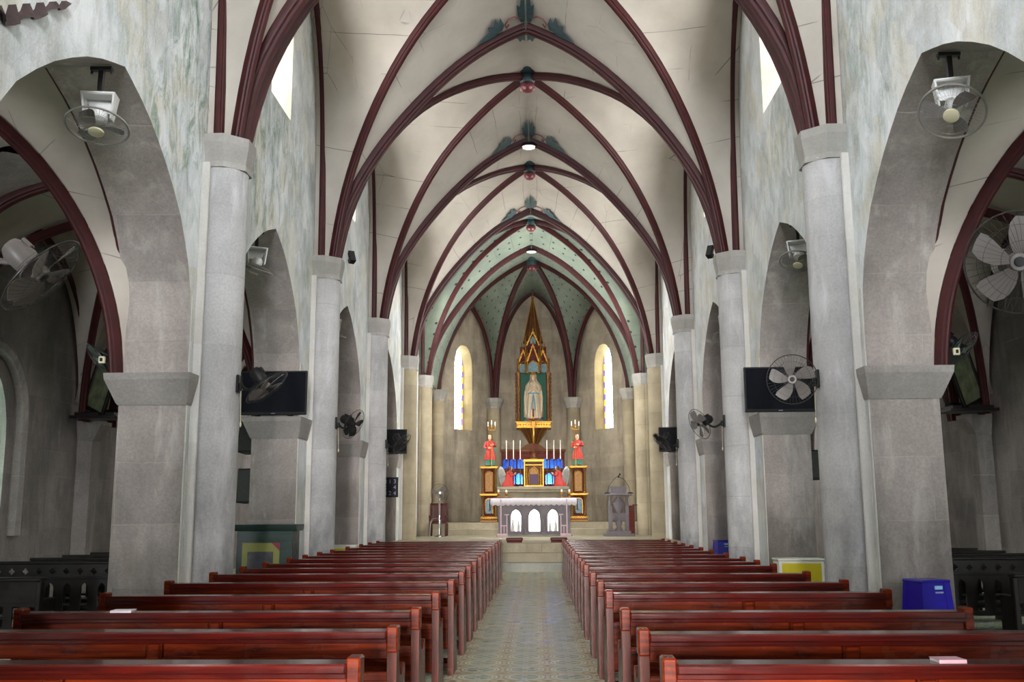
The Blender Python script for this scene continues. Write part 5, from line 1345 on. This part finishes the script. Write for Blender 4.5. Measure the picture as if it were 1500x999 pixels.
p = MB(); p.box(-.32, -.03, -.1, .06, .50, .76, .02); p.box(.03, .32, -.1, .06, .50, .76, .02); p.ring((-.17, -.1, .63), .07, .015, 14, 5, 'Y'); p.ring((.17, -.1, .63), .07, .015, 14, 5, 'Y'); p.build('carved_panel', M['marble'], t)
p = MB(); p.box(-.44, .44, -.26, .26, 1.32, 1.38, .012); p.build('shelf', M['marble'], t)
p = MB(); p.add([(-.24, -.2, 1.38), (.24, -.2, 1.38), (.24, .2, 1.38), (-.24, .2, 1.38), (-.28, -.22, 1.62), (.28, -.22, 1.62), (.28, .22, 1.50), (-.28, .22, 1.50)], [(3, 2, 1, 0), (4, 5, 6, 7), (0, 1, 5, 4), (1, 2, 6, 5), (2, 3, 7, 6), (3, 0, 4, 7)]); p.build('bookrest', M['marble'], t)
tag(t, 'carved grey lectern right of the altar', 'lectern')
for x0, x1, z1, w_ in ((-.36, .06, .95, 'left'), (.40, .02, .88, 'right')):
    t = empty('microphone', (2.80+x0, 32.95, .69+1.38))
    p = MB(); p.lathe([(.09, 0), (.09, .03), (.03, .05)], (0, 0, 0), 14); p.build('base', M['black'], t)
    d = x1-x0
    p = MB(); p.tube([(0, 0, .04), (d*.15, 0, .25), (d*.55, -.02, .48), (d, -.04, z1-.33)], .009, 6); p.build('gooseneck', M['wire_dark'], t)
    p = MB(); p.M = Matrix.Translation((d, -.04, z1-.32)); p.ball((0, 0, 0), .03, 10, 7, (1, 1, 1.3)); p.build('head', M['black'], t)
    tag(t, 'gooseneck microphone on the %s side of the lectern' % w_, 'microphone')
t = empty('folding_screen', (3.36, 34.6, .69))
p = MB(); p.box(-.2, .12, -.02, .02, 0, 1.0, .01); p.build('red_panel', M['redwood'], t)
p = MB(); p.box(-.2, .12, -.03, .03, .82, .86, .006); p.tube([(.05, 0, 1.02), (.34, 0, 1.02), (.34, 0, 0)], .022, 6); p.build('frame', M['black_wood'], t)
tag(t, 'dark red panel with thin rail behind the lectern', 'panel')
# presider chair and floor fan, left
t = empty('chair', (-3.28, 34.3, .69))
p = MB()
for x in (-.27, .27): p.box(x-.035, x+.035, .2, .26, 0, 1.12, .008)
p.box(-.27, .27, .2, .26, 1.05, 1.12, .008); p.box(-.27, .27, .2, .25, .45, .52, .006); p.build('back_frame', M['pew_dark'], t)
p = MB(); p.box(-.2, .2, .215, .245, .52, 1.05); p.build('back_panel', M['kneel'], t)
p = MB(); p.box(-.3, .3, -.28, .22, .42, .48, .012); p.build('seat', M['pew_dark'], t)
for x in (-.27, .27):
    p = MB(); p.box(x-.03, x+.03, -.27, -.21, 0, .68, .006); p.build('leg', M['pew_dark'], t)
    p = MB(); p.box(x-.035, x+.035, -.28, .22, .66, .70, .01); p.build('armrest', M['pew_dark'], t)
tag(t, 'dark wooden high-backed chair at the left of the sanctuary', 'chair')
t = empty('chrome_stool', (-3.3, 33.45, .69))
p = MB(); p.tube([(-.22, 0, 0), (-.19, 0, .45), (-.1, 0, .60), (.08, 0, .62), (.14, 0, .55), (.17, 0, .35), (.18, 0, 0)], .02, 8); p.build('tube_leg', M['chrome'], t)
p = MB(); p.tube([(-.22, .3, 0), (-.19, .3, .45), (-.1, .3, .60), (.08, .3, .62), (.14, .3, .55), (.17, .3, .35), (.18, .3, 0)], .02, 8); p.build('tube_leg', M['chrome'], t)
p = MB(); p.box(-.17, .15, -.02, .32, .60, .65, .012); p.build('seat', M['kneel'], t)
tag(t, 'chrome tube stool before the high-backed chair', 'stool')
t = empty('pedestal_fan', (-3.12, 33.0, .69))
p = MB(); p.lathe([(.19, 0), (.19, .025), (.06, .05), (.03, .08), (.028, 1.1), (.02, 1.12), (.018, 1.32)], (0, 0, 0), 18); p.build('stand', M['chrome'], t)
p = MB(); p.M = Matrix.Translation((0, .1, 1.44)) @ Matrix.Rotation(PI/2, 4, 'X'); p.lathe([(.005, -.16), (.06, -.15), (.075, -.1), (.07, 0), (.02, .04)], (0, 0, 0), 16); p.build('motor', M['wire'], t)
g = fan_guard(.30, 44, .06); g.v = [(x, y, z+1.44) for x, y, z in g.v]; g.build('guard', M['wire_dark'], t, fixn=False)
for k in range(3):
    b = MB(); b.M = Matrix.Translation((0, 0, 1.44)) @ Matrix.Rotation(PI, 4, 'Z'); vs, fs = fan_blade(.29, 2*PI*k/3); b.add(vs, fs); b.build('blade', M['grey_plastic'], t)
b = MB(); b.M = Matrix.Translation((0, -.07, 1.44)) @ Matrix.Rotation(PI/2, 4, 'X'); b.lathe([(.05, 0), (.05, .015), (.01, .02)], (0, 0, 0), 14); b.build('hub', M['chrome'], t)
tag(t, 'pedestal fan with round grey guard and chrome stand in the left sanctuary', 'fan')

# ------------------------------------------------------------------ vault ornaments
def boss(x, y, z, label, r=.17):
    t = empty('ceiling_boss', (x, y, z))
    p = MB(); p.lathe([(.01, .22), (r*1.05, .20), (r*1.1, .10), (r*.9, .02), (r*.6, -.04)], (0, 0, 0), 16); p.build('collar', M['leaf'], t)
    p = MB(); p.ball((0, 0, -.05), r, 18, 10, (1, 1, .85)); po = p.build('rose', M['rose'], t)
    for k in range(6):
        a = 2*PI*k/6; p = MB(); p.ball((r*.72*math.cos(a), r*.72*math.sin(a), -.12), r*.26, 10, 6); p.build('petal', M['rose_lip'], po)
    # leaves spreading in the corners between the ribs
    for k in range(4):
        a = PI/2*k; L = .62 if k % 2 else .5
        w = .16
        pts = [(.1, -.10), (.25, -w), (.38, -w*.55), (L*.8, -w*.8), (L, 0), (L*.8, w*.8), (.38, w*.55), (.25, w), (.1, .10)]
        n = len(pts); zz = [.19+.02*q[0] for q in pts]
        p = MB(); p.M = Matrix.Rotation(a, 4, 'Z'); p.add([(q[0], q[1], zq) for q, zq in zip(pts, zz)]+[(q[0], q[1], zq+.015) for q, zq in zip(pts, zz)], [tuple(range(n)), tuple(range(2*n-1, n-1, -1))]+[(i, (i+1) % n, n+(i+1) % n, n+i) for i in range(n)]); p.build('leaf', M['leaf'], t)
    return tag(t, label, 'ceiling boss', 'vault bosses')
boss(0, (YC[3]+YC[4])/2, 11.16, 'red rose boss where ribs cross, nearest of the nave vault')
boss(0, (YC[4]+YC[5])/2, 11.16, 'second red rose boss along the nave vault')
boss(0, (YC[5]+YC[6])/2, 11.16, 'third red rose boss along the nave vault', .17)
boss(0, (YC[6]+YC[7])/2, 11.12, 'dark boss in the green presbytery vault', .17)
boss(0, BOSS.y, BOSS.z-.12, 'dark boss where the apse ribs meet', .19)
def vault_z(x, d):
    """height of the boards beside a transverse rib, d metres before (+) or behind (-) it"""
    q = 1-abs(x)/3.76; h = 1
    for (r1, h1), (r2, h2) in zip(TT, TT[1:]):
        if r1 <= q <= r2+1e-9: h = h1+(h2-h1)*(q-r1)/max(1e-6, r2-r1); break
    return 6.27+(11.03-6.27)*h+.115*abs(d)
def leafspray(y, label):
    """painted foliage at the crown of a transverse rib, lying on the vault boards"""
    t = empty('painted_foliage', (0, y, 10.9))
    def leaf(pts, nm, mat, par):
        n = len(pts); p = MB()
        up = [(x, -d, vault_z(x, d)-10.9-.035) for x, d in pts]
        p.add([(x, q, z) for x, q, z in up]+[(x, q, z+.012) for x, q, z in up], [tuple(range(n-1, -1, -1)), tuple(range(n, 2*n))]+[(i, (i+1) % n, n+(i+1) % n, n+i) for i in range(n)]); p.build(nm, mat, par, smooth=0)
    for s in (-1, 1):
        leaf([(s*.015, .2), (s*.02, 1.12), (s*.05, .85), (s*.08, 1.0), (s*.11, .7), (s*.16, .8), (s*.15, .42), (s*.09, .2)], 'top_leaf', M['leaf'], t)
        pts = [(s*.1, .34), (s*.22, .46), (s*.34, .46), (s*.40, .36), (s*.38, .22), (s*.33, .3)]
        p = MB(); p.tube([(x, -d, vault_z(x, d)-10.9-.03) for x, d in pts], .016, 5); p.build('tendril', M['scroll'], t)
        leaf([(s*.42, .34), (s*.48, .62), (s*.52, .46), (s*.58, .70), (s*.62, .46), (s*.72, .52), (s*.72, .34), (s*.95, .18), (s*.72, .14), (s*.60, .12), (s*.52, .2), (s*.46, .2)], 'side_leaf', M['leaf'], t)
        leaf([(s*.02, -.2), (s*.02, -.75), (s*.07, -.62), (s*.13, -.7), (s*.16, -.5), (s*.2, -.4), (s*.1, -.22)], 'under_leaf', M['leaf'], t)
    t['kind'] = 'thing'
    return tag(t, label, 'foliage ornament', 'painted foliage on the transverse ribs')
leafspray(YC[4]-.0, 'teal painted foliage at the crown of the nearest transverse rib')
leafspray(YC[5]-.0, 'teal painted foliage at the rib above the first round ceiling lamp')
leafspray(YC[6]-.0, 'faint teal painted foliage at the rib where the green vault begins')
for y, w_ in ((YC[5], 'nearer round ceiling lamp under the crown of a nave rib'), (YC[7], 'farther round ceiling lamp under the rib before the apse')):
    t = empty('ceiling_lamp', (0, y, 10.86))
    p = MB(); p.lathe([(.2, 0.02), (.215, -.02), (.215, -.05), (.185, -.06), (.17, -.05)], (0, 0, 0), 28); p.build('rim', M['black'], t)
    p = MB(); p.lathe([(.18, -.04), (.175, -.062), (.02, -.066)], (0, 0, 0), 28); p.build('lens', M['lampglow'], t)
    tag(t, w_, 'ceiling lamp', 'round ceiling lamps')

# ------------------------------------------------------------------ light
def area(name, loc, rot, sx, sy, power, col=(1, 1, 1)):
    l = bpy.data.lights.new(name, 'AREA'); l.shape = 'RECTANGLE'; l.size = sx; l.size_y = sy; l.energy = power; l.color = col
    o = bpy.data.objects.new(name, l); COL.objects.link(o); o.location = loc; o.rotation_euler = rot
    return o
area('daylight_west_door', (0, -14, 1.8), (R(90), 0, 0), 2.4, 3.0, 8500, (1, .95, .9))
area('fill_round_opening', (0, WY-.7, 8.2), (R(90), 0, 0), 3.1, 3.1, 1800, (.92, .96, 1))  # unseen round opening and its lamp added to light the nave evenly
for s in (-1, 1):
    area('daylight_west_aisle_window', (s*6.4, WY-.7, 3), (R(90), 0, 0), 1.0, 3.0, 520, (.94, .97, 1))
w = bpy.data.worlds.new('sky'); SC.world = w; w.use_nodes = True
w.node_tree.nodes['Background'].inputs[0].default_value = (.75, .85, 1, 1); w.node_tree.nodes['Background'].inputs[1].default_value = 2.0
vs = SC.view_settings; vs.view_transform = 'Standard'; vs.look = 'None'; vs.gamma = 1; vs.exposure = .3; vs.use_curve_mapping = False
SC.display_settings.display_device = 'sRGB'
SC.cycles.max_bounces = 10; SC.cycles.diffuse_bounces = 8; SC.cycles.glossy_bounces = 4
SC.cycles.sample_clamp_indirect = 6
SC.cycles.caustics_reflective = False; SC.cycles.caustics_refractive = False
